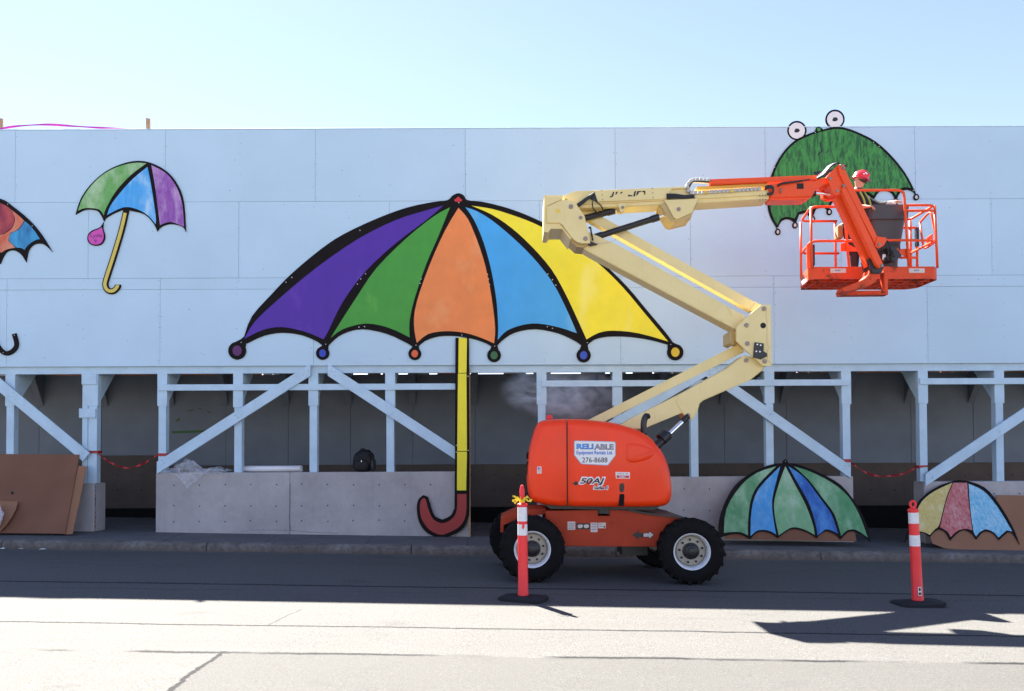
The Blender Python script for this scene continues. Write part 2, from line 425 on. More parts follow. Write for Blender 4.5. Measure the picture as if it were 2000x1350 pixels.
# ------------------------------------------------------------------ ground, road, kerb, pavement
def sheet(name, xs, ys, zf, m):
    bm = bmesh.new(); V = [[bm.verts.new((x, y, zf(x, y))) for x in xs] for y in ys]
    for j in range(len(ys)-1):
        for i in range(len(xs)-1): bm.faces.new((V[j][i], V[j][i+1], V[j+1][i+1], V[j+1][i]))
    o = bm_done(name, bm, m); o['kind'] = 'structure'; return o
XS = [-60, -30, -15, 0, 15, 30, 60]
m_ground = paint('bare_ground', (.20, .18, .15), .95, var=.2, scale=.6, bump=.4, bscale=10)
sheet('ground', [-900, -200, -60, -30, 0, 30, 60, 200, 900], [-900, -200, -40, 0, 14, 30, 60, 200, 900], lambda x, y: g(x)-.06, m_ground)
road = sheet('road', XS, [-30, -10, 0, 8, 14.25], lambda x, y: g(x), m_road)
pave = sheet('pavement', XS, [14.33, 14.8, 15.45, 19.4], lambda x, y: gs(x, y)-.004, m_gap)
kerb = bpy.data.objects.new('kerb', None); COL.objects.link(kerb); kerb['kind'] = 'structure'; kerb.location = (0, 14.2, 0); ORG['kerb'] = Vector((0, 14.2, 0))
def kerb_mesh(seed):
    rnd = random.Random(seed); prof = [(0.0, -.05), (0.004, .06), (.012, .115), (.035, .145), (.075, .160), (.16, .164), (.16, -.05)]
    bm = bmesh.new(); N = 60; L = 3.765; rings = []
    for i in range(N+1):
        x = -L/2+L*i/N; ring = []
        for j, (y, z) in enumerate(prof):
            k = noise.noise(Vector((x*2.3+seed*9, j*.7, 3.1)))*.010+noise.noise(Vector((x*11+seed*5, j*.9, 1)))*.006 if 1 <= j <= 4 else 0
            ring.append(bm.verts.new((x, y+abs(k)*1.6, z-abs(k)*1.6 if j > 1 else z)))
        rings.append(ring)
    for a, b in zip(rings[:-1], rings[1:]):
        for j in range(len(prof)-1): bm.faces.new((a[j], a[j+1], b[j+1], b[j]))
    bm.faces.new(rings[0][::-1]); bm.faces.new(rings[-1]); bmesh.ops.recalc_face_normals(bm, faces=bm.faces)
    me = bpy.data.meshes.new('kerb_stone'); bm.to_mesh(me); bm.free(); me.materials.append(m_kerb); return me
kms = [kerb_mesh(i) for i in range(3)]
for k in range(-4, 5):
    x = -5.65+3.78/2+3.78*k+3.78
    o = bpy.data.objects.new('kerb_stone', kms[k % 3]); COL.objects.link(o); o.parent = kerb
    o.location = (x, 0, g(x)); o.rotation_euler = (0, math.atan(.018), 0)
# pavement slabs
def slab_mesh(lx, ly):
    bm = bmesh.new(); b_box(bm, -lx/2, lx/2, -ly/2, ly/2, -.06, 0, .006); me = bpy.data.meshes.new('paving_slab')
    bm.to_mesh(me); bm.free(); me.materials.append(m_walk); return me
sm1 = slab_mesh(1.878, 1.075); sm2 = slab_mesh(1.878, 1.29)
ORG['pavement'] = Vector((0, 0, 0))
for k in range(-9, 10):
    x = 1.89*k+.08
    for j, yc in enumerate((14.905, 16.10, 17.40, 18.70)):
        o = bpy.data.objects.new('paving_slab', sm1 if j == 0 else sm2); COL.objects.link(o); o.parent = pave
        o.location = (x, yc, gs(x, yc)+random.uniform(-.002, .002)+.004); o.rotation_euler = (R(.0) if j else math.atan(.04), math.atan(.018), 0)

# ------------------------------------------------------------------ hoarding
YH = 15.40
def wx(u, v, Y=YH): return P(u, v, Y).x
def wz(v, Y=YH): return P(1000, v, Y).z
Z0, Z1, Z2, Z3, Z4 = wz(251), wz(392), wz(541), wz(563), wz(713)
hoard = thing('hoarding', 'long pale blue plywood hoarding carried on braced timber posts over the walkway', 'hoarding', (0, YH, 1.4))
XL, XR = -16.0, 16.0
box('backing', XL, XR, YH+.019, YH+.05, Z4+.01, Z0-.01, m_gap, hoard)
PN = 0; SCR = bmesh.new()
def row(name, start, step, za, zb, m0=None):
    global PN
    e = []
    k = -8
    while True:
        x = P(start+step*k, 500, YH).x
        e.append(x)
        if x > XR: break
        k += 1
    e = [XL]+[x for x in e if XL+.3 < x < XR-.3]+[XR]
    for a, b in zip(e[:-1], e[1:]):
        gp = .0024
        bm = bmesh.new(); y = YH+random.uniform(0, .0035); b_box(bm, a+gp, b-gp, y, y+.018, zb+gp, za-gp, .0012)
        bm_done(name, bm, random.choice(m_panel), hoard); PN += 1
        def dot(x, z, r):
            c = Vector((x, y-.0006, z)); n = 6
            vs = [SCR.verts.new(c+Vector((math.cos(2*PI*i/n)*r, 0, math.sin(2*PI*i/n)*r*1.3))) for i in range(n)]; SCR.faces.new(vs[::-1])
        if abs(a) < 11.5:
            n = max(2, int((za-zb)/.2))
            for i in range(n):
                for xx in (a+.028, b-.028, (a+b)/2):
                    if random.random() < .72: dot(xx+random.uniform(-.012, .012), zb+(za-zb)*(i+.5)/n+random.uniform(-.03, .03), random.uniform(.004, .009))
            for i in range(6):
                if random.random() < .4: dot(random.uniform(a+.2, b-.2), random.uniform(zb+.05, za-.05), random.uniform(.005, .011))
row('plywood_panel', 28, 293.7, Z0, Z1)
row('plywood_panel', 172, 294.2, Z1, Z2)
row('batten_board', 14, 299.3, Z2, Z3)
row('plywood_panel', 14, 299.3, Z3, Z4)
so_ = bm_done('screw_marks', SCR, m_screw, hoard); so_['kind'] = 'stuff'
box('top_capping', XL, XR, YH-.004, YH+.10, Z0, Z0+.022, m_timber, hoard, .004)
# frame behind, header beam, walkway roof
for k in range(-10, 11):
    box('stud', k*1.5-.02, k*1.5+.02, YH+.051, YH+.14, Z4+.02, Z0-.02, m_stake, hoard)
box('header_beam', XL, XR, YH+.06, YH+.15, wz(727), wz(713)-.002+.05, m_timber, hoard, .004)
for k in range(-10, 11):
    x = k*1.5+.35
    tubepts = [(x, YH+.15, 7.6), (x, YH+3.5, 4.12)]
    bm = bmesh.new(); b_tube(bm, tubepts, .055, 4); bm_done('raking_strut', bm, m_stake, hoard)
ZROOF = 4.06
m_soffit = paint('roof_soffit', (.10, .10, .105), .8)
box('walkway_roof', XL, XR, YH+.16, 19.45, ZROOF, ZROOF+.05, m_soffit, hoard)

CT = dict(left=wz(941, 15.42), main=wz(921, 15.42), right=wz(933, 15.42), far=wz(944, 15.42))
YP = 15.47
posts = [(-128, 'left', 0), (20, 'left', 0), (166, 'left', 2), (181, 'left', 3), (317, 'main', 1), (465, 'main', 0), (612, 'main', 0), (762, 'main', 0), (902, 'main', 0),
         (1058, 'right', 0), (1206, 'right', 0), (1356, 'right', 0), (1503, 'right', 0), (1653, 'right', 1), (1803, 'far', 1), (1952, 'far', 0), (2100, 'far', 0)]
for u, blk, kind in posts:
    xc = P(u, 800, YP).x; hw = .076 if kind not in (2, 3) else (.055 if kind == 2 else .088)
    zb = CT[blk]-.0 ; zt = wz(727, YP)+.002
    p = box('post', xc-hw, xc+hw, YP+.0, YP+.15, zb, zt, m_timber, hoard, .004)
    if kind != 2:
        box('splice_plate', xc-hw-.022, xc+hw+.022, YP-.012, YP+.10, wz(792, YP) + random.uniform(-.03, .03), zt-.003, m_timber, hoard, .003)
    else:
        box('splice_plate', xc-.055, xc+.245, YP-.036, YP-.013, wz(748, YP), zt-.002, m_timber, hoard, .003)
        box('splice_plate', xc-.10, xc+.23, YP-.040, YP-.003, wz(813, YP), wz(795, YP), m_timber, hoard, .003)
    # knee gusset running back under the roof
    if kind != 2:
        bm = bmesh.new(); b_prism(bm, [(xc-.05, YP+.16, 2.95), (xc-.05, YP+.16, ZROOF-.002), (xc-.05, YP+1.0, ZROOF-.002), (xc-.05, YP+.9, 3.75)], Vector((.10, 0, 0)))
        bm_done('knee_gusset', bm, m_timber, hoard)
    if u < 310 or u == 1058 or 1640 < u < 1660 or u == 1803:
        pass
def rail(name, u0, u1, v0, v1):
    a, b = P(u0, v0, YP-.05), P(u1, v0, YP-.05)
    box(name, a.x, b.x, YP-.05, YP-.014, wz(v1, YP), wz(v0, YP), m_timber, hoard, .003)
rail('horizontal_rail', 308, 893, 749, 761); rail('horizontal_rail', 1058, 1658, 744, 756); rail('horizontal_rail', 1797, 2240, 742.5, 754.5)
def brace(p0, p1, Y, wd=20):
    h = wd/2*math.hypot(p1[0]-p0[0], p1[1]-p0[1])/abs(p1[0]-p0[0])
    pts = bar((p0, p1), wd) if p0[0] < 0 else [(p0[0], p0[1]-h), (p1[0], p1[1]-h), (p1[0], p1[1]+h), (p0[0], p0[1]+h)]
    plate('diagonal_brace', pts, Y, .036, m_timber, hoard, .003)
FIX = bmesh.new()
def fixings(u, v, n=5, sp=7):
    rr = random.Random(int(u*7+v))
    for k in range(n):
        c = P(u+rr.uniform(-sp, sp), v+rr.uniform(-sp*.7, sp*.7), YP-.0885); b_lathe(FIX, [(0, .003), (.006, .003), (.008, 0)], c, (0, -1, 0), 6)
for q in ((157, 884), (20, 771), (316, 903), (465, 814), (598, 730), (650, 730), (762, 808), (886, 878), (1206, 823), (1503, 808), (1652, 912), (1815, 930), (1952, 843), (1386, 727)): fixings(*q)
o = bm_done('brace_fixings', FIX, m_screw, hoard); o['kind'] = 'stuff'
YB = YP-.087
brace((-130, 645), (168, 893), YB, 21); brace((306, 914), (606, 722), YB); brace((640, 722), (893, 888), YB)
brace((1070, 905), (1392, 716), YB); brace((1378, 722), (1662, 922), YB+.0025); brace((1808, 938), (2110, 735), YB)

# concrete blocks carrying the posts
def block(u0, u1, top, label, rust=False, joint=None):
    x0, x1 = P(u0, 980, 15.42).x, P(u1, 980, 15.42).x
    t = thing('concrete_block', label, 'concrete wall', ((x0+x1)/2, 15.63, gs((x0+x1)/2, 16)), 'cast concrete blocks under the hoarding posts')
    cuts = [x0]+[P(j, 980, 15.42).x for j in (joint or [])]+[x1]
    for i, (a, b) in enumerate(zip(cuts[:-1], cuts[1:])):
        bm = bmesh.new(); b_box(bm, a+(.002 if i else 0), b-(.002 if b != x1 else 0), 15.42, 15.85, gs((a+b)/2, 15.42)-.16, top, .012)
        o = bm_done('cast_section' if joint else 'concrete_body', bm, m_conc, t)
    n = int((x1-x0)/.515)
    hb = bmesh.new()
    for i in range(n+1):
        x = x0+.36+i*.515
        if x > x1-.1: break
        for zr in (.83, .50, .26):
            z = top-1.31+zr*1.28
            c = Vector((x+random.uniform(-.01, .01), 15.4193, z+random.uniform(-.012, .012)))
            r = .013
            hb.faces.new([hb.verts.new(c+Vector((math.cos(2*PI*q/8)*r, 0, math.sin(2*PI*q/8)*r*1.2))) for q in range(8)][::-1])
    o = bm_done('tie_hole', hb, m_hole, t); o['kind'] = 'stuff'
    return t
bl = block(-250, 184, CT['left'], 'concrete block with a rust-stained corner behind the leaning brown boards')
bmn = block(304, 916, CT['main'], 'long concrete block under the backpack and the white roll', joint=[566])
br = block(1050, 1667, CT['right'], 'concrete block half hidden behind the orange lift and the green umbrella')
bfar = block(1806, 2250, CT['far'], 'concrete block at the right edge behind the yellow and red umbrella')
m_rust = paint('rust_stain', (.12, .06, .02), .9, var=.4, scale=9, bump=.2)
xr = P(184, 980, 15.42).x
bm = bmesh.new()
for i in range(14):
    zz = CT['left']-.02-i*.088; wdt = random.uniform(.018, .05)
    q = [(xr+.0022, 15.435, zz), (xr+.0022, 15.435+wdt, zz-random.uniform(0, .03)), (xr+.0022, 15.435+wdt*.8, zz-.09), (xr+.0022, 15.435, zz-.087)]
    bm.faces.new([bm.verts.new(p) for p in q])
bm_done('rust_stain', bm, m_rust, bl)
# cracks in the main block: thin, slightly irregular recess lines (dark, hairline)
m_crack = paint('crack_dark', (.075, .07, .068), .95)
def crack(pts, r, par, name='crack'):
    W = [P(u, v, 15.4185) for u, v in pts]
    L = []
    for a, b in zip(W[:-1], W[1:]):
        n = max(2, int((b-a).length/.03))
        for i in range(n):
            q = a.lerp(b, i/n); q.x += random.uniform(-.007, .007); q.z += random.uniform(-.007, .007); L.append(q)
    L.append(W[-1]); bm = bmesh.new()
    V = []
    for q in L:
        rr = r*random.uniform(.4, 1.3); V.append((bm.verts.new(q+Vector((rr, 0, rr))), bm.verts.new(q-Vector((rr, 0, rr)))))
    for a, b in zip(V[:-1], V[1:]): bm.faces.new((a[0], a[1], b[1], b[0]))
    bm_done(name, bm, m_crack, par)
crack([(567, 945), (567, 985), (565, 1010), (567, 1036)], .0035, bmn)
crack([(470, 1038), (500, 1035), (565, 1036), (600, 1039), (660, 1042)], .003, bmn)

# back wall of the walkway
YBK = 19.0
back = thing('back_wall', 'dark grey board wall at the back of the walkway on an old concrete footing', 'wall', (0, YBK+.1, 0))
zt = wz(730.5, YBK)
xs = []
k = -16
while True:
    x = P(563+121.6*k, 800, YBK).x; k += 1
    if x < XL-3: continue
    xs.append(x)
    if x > XR+3: break
for a, b in zip(xs[:-1], xs[1:]):
    um = 1000+(a+b)/2*F/YBK
    zb = wz(887 if um < 310 else 907, YBK)
    box('wall_panel', a+.004, b-.004, YBK+random.uniform(0, .004), YBK+.03, zb, zt, m_grey, back, .003)
box('panel_backing', xs[0], xs[-1], YBK+.031, YBK+.06, wz(886.4, YBK), zt-.01, m_gap, back)
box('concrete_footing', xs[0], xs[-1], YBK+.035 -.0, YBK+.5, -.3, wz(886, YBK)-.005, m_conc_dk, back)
box('foot_shadow_strip', xs[0], xs[-1], YBK-.25, YBK+.034, -.3, wz(990, YBK), m_rub, back, .02)  # black strip added for the dark shadow along the wall foot
hb = bmesh.new()
for k in range(-60, 60):
    for v in (928, 957):
        c = P(1000+k*46+12, v, YBK+.0335); hb.faces.new([hb.verts.new(c+Vector((math.cos(2*PI*q/8)*.016, 0, math.sin(2*PI*q/8)*.018))) for q in range(8)][::-1])
o = bm_done('tie_hole', hb, m_hole, back); o['kind'] = 'stuff'
for u in (80, 206, 336, 440, 560, 682, 806, 926, 1046, 1170, 1290, 1412, 1530, 1652, 1772, 1897, 2020):
    x = P(u, 760, YBK).x
    bm = bmesh.new(); b_prism(bm, [(x-.09, YBK-.002, 3.10), (x-.05, YBK-.55, ZROOF-.06), (x-.05, YBK-.002, ZROOF-.06)], Vector((.16, 0, 0)))
    bm_done('wall_bracket', bm, m_grey, back)
m_oplank = paint('orange_formwork_board', (.75, .25, .08), .7, var=.2, scale=6)
x = -13.5
while x < 13.5:
    ln = random.uniform(.15, .75)
    if random.random() < (.90 if -3 < x < 3 else .99) or x < -7.2: box('packing_timber', x, x+ln, YBK+.003, YBK+.09, zt+.001, zt+random.choice([.045, .06, .10, .16]), random.choice([m_oplank, m_oplank, m_stake, m_stake, m_white]), back)
    x += ln+(random.uniform(.04, .26) if -3.5 < x < 3 else random.uniform(.01, .06) if x > -7.2 else .01)
m_green_t = paint('green_masking_tape', (.05, .13, .04), .6)
for pts in ([(335, 842), (438, 839), (439, 843), (336, 847)], [(343, 822), (350, 816), (352, 819), (346, 824)], [(367, 802), (378, 799), (378, 801), (368, 804)], [(386, 798), (392, 798), (391, 799.5), (386, 799)], [(404, 801), (413, 806), (412, 808), (405, 804)]):
    plate('tape_mark', pts, YBK-.0045, .003, m_green_t, back)

# ------------------------------------------------------------------ painted plywood umbrellas
def artwork(name, label, cat, base_px, Y, group='cut-out umbrella artworks on and below the hoarding'):
    return thing(name, label, cat, P(base_px[0], base_px[1], Y), group)
YU = 15.375     # back faces on the hoarding, boards 14 mm
def layer(name, pts, m, par, Y, label=None, it=2, depth=.003, bev=0):
    return plate(name, smooth_poly(pts, it) if it else pts, Y, depth, m, par, bev, label)
def rivets(par, pts, Y, m=None, r=.011):
    bm = bmesh.new()
    for u, v in pts:
        y = Y(u, v) if callable(Y) else Y
        c = P(u, v, y); b_lathe(bm, [(0, .004), (r*.7, .003), (r, 0)], c, (0, -1, 0), 8)
    o = bm_done('fixing_screw', bm, m or m_steel, par); return o

# 1 the large rainbow umbrella
BU = artwork('umbrella_artwork', 'huge umbrella cut-out with purple, green, orange, blue and yellow panels and red hook', 'umbrella artwork', (895, 1045), YU, None)
outer = [(476, 660), (492, 618), (533, 572), (570, 534), (625, 488), (670, 458), (736, 427), (795, 405.5), (847, 394.5), (874, 391), (884, 382), (895.5, 377.4), (906, 382), (913, 391),
         (940, 394), (972, 401), (1002, 410), (1040, 425), (1090, 450), (1140, 484), (1181, 517), (1225, 560), (1262, 604), (1299, 648), (1318, 674),
         (1308, 674), (1270, 664), (1230, 658), (1188, 657.5), (1160, 664), (1142, 680), (1125, 667), (1090, 651), (1045, 643), (1005, 650), (980, 666), (966, 682), (950, 671), (920, 661), (890, 656.5), (858, 657), (830, 666),
         (812, 682), (796, 671), (755, 652), (707, 643), (670, 652), (648, 668), (636, 682), (622, 669), (590, 655), (551, 650), (515, 656), (482, 671)]
pl_Y = 15.376
layer('canopy_board', outer, m_black, BU, pl_Y, depth=.022, it=2)
def tip(u, v, r, ju, jv, fill, ru=1.0, rv=1.0):
    pts = []
    a0 = math.atan2(jv-v, ju-u)
    for k in range(17):
        a = a0+R(38)+(2*PI-R(76))*k/16
        pts.append((u+r*ru*math.cos(a), v+r*rv*math.sin(a)))
    pts.append((ju+(u-ju)*.1-5, jv+(v-jv)*.1)); pts.append((ju, jv-3)); pts.append((ju+5, jv))
    layer('tip_board', [q for q in pts], m_black, BU, pl_Y-.0015, it=0, depth=.022)
    layer('tip_ball', circ(u, v, r*.52, 9, r*.58), fill, BU, pl_Y-.0045, it=1)
w_pur = wash('purple_wash', (.075, .014, .33), (.16, .05, .48), 1.1, .60, .80, streak=.08)
w_grn = wash('green_wash', (.05, .32, .03), (.20, .52, .08), 1.2, .60, .82, streak=.08)
w_org = wash('orange_wash', (.88, .25, .06), (.92, .40, .16), 1.3, .59, .80, streak=.08)
w_blu = wash('sky_blue_wash', (.05, .39, .80), (.24, .56, .82), 1.0, .58, .80, streak=.08)
w_yel = wash('yellow_wash', (.94, .80, .02), (.95, .88, .25), .9, .57, .80, streak=.08)
w_redk = wash('brick_red_wash', (.36, .030, .026), (.42, .045, .035), 1.4, .5, .9)
w_ltp = paint('dark_purple_dot', (.10, .01, .12), .5)
tip(463, 685, 17.5, 477, 660, w_ltp); tip(630, 690, 13, 636, 672, paint('royal_blue_dot', (.015, .05, .45), .5)); tip(810, 691, 12.5, 812, 672, paint('orange_dot', (.75, .12, .03), .5))
tip(965, 694, 13.5, 966, 672, paint('green_dot', (.03, .14, .05), .5)); tip(1140, 694, 14, 1142, 668, paint('blue_dot', (.015, .07, .50), .5)); tip(1319, 688, 16, 1308, 668, paint('yellow_dot', (.72, .50, .02), .5))
YF = pl_Y-.003
layer('canopy_panel', [(477, 662), (499, 627), (551, 578.5), (618, 523), (699, 467), (773, 430), (829, 412), (866, 401.5), (832.6, 430), (773, 475), (714, 530), (669.6, 589.6), (642, 645), (632, 663), (595.5, 648), (551, 639), (514, 644.5)], w_pur, BU, YF, 'purple canopy panel')
layer('canopy_panel', [(879, 405), (847, 423), (795.5, 464), (736, 523), (695.5, 582), (662, 634), (646, 660), (670, 643), (714, 632), (758.5, 640), (800, 659), (800, 627), (810, 582), (832.6, 515.5), (855, 464)], w_grn, BU, YF, 'green canopy panel')
layer('canopy_panel', [(895.5, 406), (870, 449), (840, 515.5), (814, 590), (808.5, 634), (814, 670), (836, 652.6), (870, 647), (907, 650), (940, 660), (965, 671), (967, 640), (960, 580), (948, 520), (932, 470), (914, 428)], w_org, BU, YF, 'orange canopy panel')
layer('canopy_panel', [(909, 405), (926, 430), (945, 475), (960, 530), (970, 590), (973, 640), (972, 664), (990, 646), (1020, 635), (1050, 632), (1090, 639), (1127, 651), (1103, 596.7), (1077, 548.5), (1040, 502), (1000, 463), (960, 430), (930, 412)], w_blu, BU, YF, 'sky blue canopy panel')
layer('canopy_panel', [(921, 402), (960, 408), (1000, 420), (1040, 435), (1090, 460), (1136, 489), (1177, 522), (1218, 563), (1255, 607), (1305, 667), (1247, 651), (1199, 646), (1170, 650), (1145.5, 663), (1129, 626), (1103, 571), (1077, 526), (1040, 483), (1000, 446), (960, 419)], w_yel, BU, YF, 'yellow canopy panel')
layer('finial', [(895, 384), (903, 391), (899, 394), (889, 394), (887, 391)], paint('red_dot', (.60, .02, .03), .5), BU, YF, it=1)
layer('pole_board', [(889.5, 660), (916, 660), (917, 962), (914, 1013), (901, 1035.5), (875, 1048.5), (856, 1050), (834, 1041), (819, 1021), (814, 995), (817, 976), (827, 967), (836, 971), (841, 987), (849, 1008), (864, 1015), (878.5, 1008), (886, 995), (888, 961)], m_black, BU, lambda u, v: 15.340, depth=.022, it=2)
layer('pole_panel', [(896, 660), (912, 661), (911, 728), (895, 729)], w_yel, BU, 15.337, 'upper yellow pole piece', it=0)
layer('pole_panel', [(894.5, 730), (911, 729.5), (912, 881), (893, 881)], w_yel, BU, 15.337, 'middle yellow pole piece', it=0)
layer('pole_panel', [(893, 882.5), (912, 882.5), (910.5, 958), (892.5, 958)], w_yel, BU, 15.337, 'lower yellow pole piece', it=0)
layer('hook_panel', [(893, 965), (911, 965), (910, 1005), (898, 1028), (873, 1042), (857, 1044), (838, 1034), (824, 1015), (820, 995), (822, 978), (828, 973), (832, 977), (836, 993), (846, 1014), (864, 1022), (882, 1014), (892, 997)], w_redk, BU, 15.337)
rivets(BU, [(471, 669), (558.5, 551.5), (570, 542), (703, 450), (698, 555), (704.5, 545), (714, 535), (820.5, 553.5), (822.5, 545), (636, 672.5), (701, 639), (712, 638), (812.5, 674.5), (896, 396), (902, 654.5), (966, 676), (1070, 535.5), (1079, 546.5), (1085.6, 557), (1217.6, 548.5), (1225, 555.5), (1147, 669.5), (1310, 673), (1069, 638.5), (1079, 641.5), (952, 536), (954, 545), (956, 556)], pl_Y)
rivets(BU, [(914, 735), (914.5, 880), (891.5, 870), (891, 883), (904, 725)], 15.340)
box('pole_batten', P(915, 900, 15.36).x, P(918.5, 900, 15.36).x, 15.363, 15.40, gs(-.8, 15.4)+.012, wz(720), m_stake, BU)

# 2 small umbrella with a drop
SU = artwork('umbrella_artwork', 'small umbrella cut-out with green, blue and purple panels, yellow cane and pink drop', 'umbrella artwork', (215, 575), YU)
layer('canopy_board', [(147.4, 419), (159, 385), (185, 352), (218.5, 328), (259, 315), (292.6, 317.5), (326, 335), (348, 363), (359, 396), (363, 453), (355.5, 442.6), (333, 437.5), (315, 443), (307, 452), (300, 437), (281.5, 418.5), (252, 411), (242.6, 409), (222, 417), (207, 426), (203, 433), (198, 422), (189, 411.5), (167, 409.5)], m_black, SU, pl_Y, depth=.022)
wg2 = wash('leaf_green_wash', (.10, .36, .06), (.50, .66, .42), 2.6, .46, .70, .7); wb2 = wash('bright_blue_wash', (.03, .36, .80), (.55, .75, .88), 2.8, .50, .74, .7); wp2 = wash('violet_wash', (.24, .05, .36), (.66, .46, .70), 3.0, .47, .70, .7)
layer('canopy_panel', [(152, 412), (163, 384), (189, 351), (222, 329), (259, 318.5), (286, 319), (255.5, 342), (226, 374), (207, 407), (202.5, 421), (193, 409), (167, 406.5)], wg2, SU, YF, 'green watercolour panel')
layer('canopy_panel', [(288, 326), (260, 349), (237, 374), (217, 400), (209, 420), (241, 405), (267, 408.5), (289, 421), (304, 438), (304, 422), (296, 367)], wb2, SU, YF, 'blue watercolour panel')
layer('canopy_panel', [(295.5, 322.5), (325, 339), (345, 366), (356, 400), (359.5, 443), (333, 433.5), (312.5, 440), (307, 396), (302, 359)], wp2, SU, YF, 'purple watercolour panel')
cane = [(246.5, 409), (237, 450), (222, 500), (207.5, 545), (205.5, 558), (211, 567.5), (221, 568.5), (229, 561), (230, 556)]
cl = [tuple(q) for q in smooth_line([(a, b, 0) for a, b in cane], 3)]
layer('cane_board', stroke([(q[0], q[1]) for q in cl], 11.5), m_black, SU, pl_Y-.002, it=0, depth=.024)
cl2 = cl[1:-1]
layer('cane_panel', stroke([(q[0]-.6, q[1]-.3) for q in cl2], 6.5), wash('mustard_wash', (.68, .52, .08), (.74, .62, .2), 3, .5, .9), SU, pl_Y-.005, it=0)
dropo = [(202, 434), (201, 446), (204.5, 458), (204, 468), (198, 477), (187, 480), (176, 477), (170.5, 468), (172, 458), (180, 450), (195, 444)]
layer('drop_board', dropo, m_black, SU, pl_Y-.001, depth=.022)
layer('drop_panel', [(198.5, 444), (202, 456), (202, 466), (197, 475), (187, 478), (177, 475), (172.6, 467), (174, 459), (182, 452), (192, 448)], wash('pink_wash', (.62, .07, .42), (.66, .12, .48), 3, .5, .9), SU, YF)
text_in('lettering', 'Lydia', 177, 456.5, 200, 466, YF-.0012, m_blackp, SU); text_in('lettering', '9', 184, 468, 188.5, 474.5, YF-.0012, m_blackp, SU)

# 3 umbrella cut by the left edge
LU = artwork('umbrella_artwork', 'crimson, orange and blue umbrella cut-out at the left edge with black hooked handle', 'umbrella artwork', (-30, 690), YU)
layer('canopy_board', [(0, 388), (22, 401), (56, 429), (81, 458), (102, 492), (93, 483), (81.5, 476), (67, 477.5), (56, 489), (51, 512), (41, 497), (26, 489), (11, 494), (0, 516), (-12, 497), (-35, 488), (-58, 494), (-70, 516), (-82, 495), (-110, 488), (-128, 500), (-150, 490), (-128, 440), (-95, 402), (-50, 382)], m_black, LU, pl_Y, depth=.022)
wc1 = wash('crimson_wash', (.22, .010, .045), (.56, .08, .07), 3, .42, .66); wc2 = wash('rust_orange_wash', (.62, .085, .03), (.70, .34, .20), 3, .42, .66); wc3 = wash('deep_blue_wash', (.012, .12, .32), (.05, .42, .72), 3, .42, .66)
layer('canopy_panel', [(-40, 389), (-2, 396), (20, 408), (28, 425), (24, 442), (12, 453), (-2, 458), (-60, 462), (-70, 420)], wc1, LU, YF, 'crimson patch')
layer('canopy_panel', [(20, 408.5), (35, 420), (47, 431), (36, 447), (20, 455), (16, 470), (30, 484), (14, 487), (2, 494), (-6, 489), (-30, 482), (-60, 480), (-60, 463), (-2, 459), (13, 454), (25, 443), (29, 425)], wc2, LU, YF, 'orange patch')
layer('canopy_panel', [(48, 432), (62, 444), (78, 467), (66, 470.5), (54, 480), (48, 488), (40, 484), (31, 483), (17, 470), (21, 456), (37, 448)], wc3, LU, YF, 'blue patch')
hk = [(-12, 500), (-12, 600), (-10, 660), (-2, 680), (10, 690), (24, 686), (32, 673), (27, 652)]
hs = [(q[0], q[1]) for q in smooth_line([(a, b, 0) for a, b in hk], 3)]
layer('handle_board', stroke(hs, 8.5), m_black, LU, pl_Y-.002, it=0, depth=.024)
rivets(LU, [(15, 399), (63, 441), (28, 655), (6, 689)], pl_Y-.002, r=.008)

# 4 frog umbrella, top right
FU = artwork('umbrella_artwork', 'green frog-faced umbrella cut-out with two round white eyes above the hoarding edge', 'umbrella artwork', (1640, 420), YU)
fo = [(1518, 449), (1514, 440), (1505, 424), (1499.5, 401), (1501.5, 366), (1510, 333), (1527, 301), (1551, 275.6), (1578, 262), (1592, 257), (1595, 249), (1599, 247), (1604, 250), (1608, 253), (1628, 248), (1652, 250), (1681.5, 261), (1711, 277), (1741, 304), (1767.5, 337), (1785, 369), (1790, 382), (1783, 374), (1770, 370.5), (1758, 377), (1750, 394), (1743, 378), (1729, 372.5), (1716, 376), (1706, 392), (1698, 382), (1684, 378), (1668, 384), (1659, 398), (1650, 388), (1637, 386), (1626, 395), (1619, 413), (1610, 404.5), (1594, 408), (1586, 428), (1575, 415.5), (1561, 419), (1554, 438), (1547, 431), (1536, 428), (1525, 434)]
layer('canopy_board', fo, m_black, FU, pl_Y, depth=.022)
s = NT('crayon_green'); v1 = s.stretch((1, 1, .28), (0, .45, 0)); v2 = s.stretch((1, 1, .16), (0, -.5, 0))
sel = s.ramp(s.noise(1.4, 2), .48, .52)
n1 = s.noise(16, 5, .7, v1); n2 = s.noise(16, 5, .7, v2); nn = s.n('ShaderNodeMix'); s.l(sel, nn.inputs[0]); s.l(n1, nn.inputs[2]); s.l(n2, nn.inputs[3]); nf = nn.outputs[0]
cl_ = s.mix(s.ramp(nf, .42, .56), (.011, .095, .018), (.045, .28, .042)); cl_ = s.mix(s.ramp(nf, .655, .74), cl_, (.40, .58, .36))
s.l(cl_, s.b.inputs['Base Color']); s.b.inputs['Roughness'].default_value = .5; m_frog = s.m
fi = [(1518.5, 440), (1510, 424), (1504, 401), (1505.5, 367), (1514, 335), (1530, 304), (1553, 279.5), (1579, 266), (1596, 260), (1628, 252.5), (1652, 254.5), (1680, 265), (1708.5, 281), (1738, 307.5), (1764, 339), (1779, 367), (1766, 366), (1756, 370), (1750, 382), (1743, 373), (1729, 368), (1714, 371), (1706, 382), (1697, 376), (1684, 373), (1667, 379), (1659, 389), (1650, 383), (1637, 381), (1624, 389), (1617.5, 402), (1608, 400), (1592, 403), (1584, 416), (1574, 410.5), (1559, 414), (1552, 427), (1546, 425), (1535, 423.5), (1524, 428)]
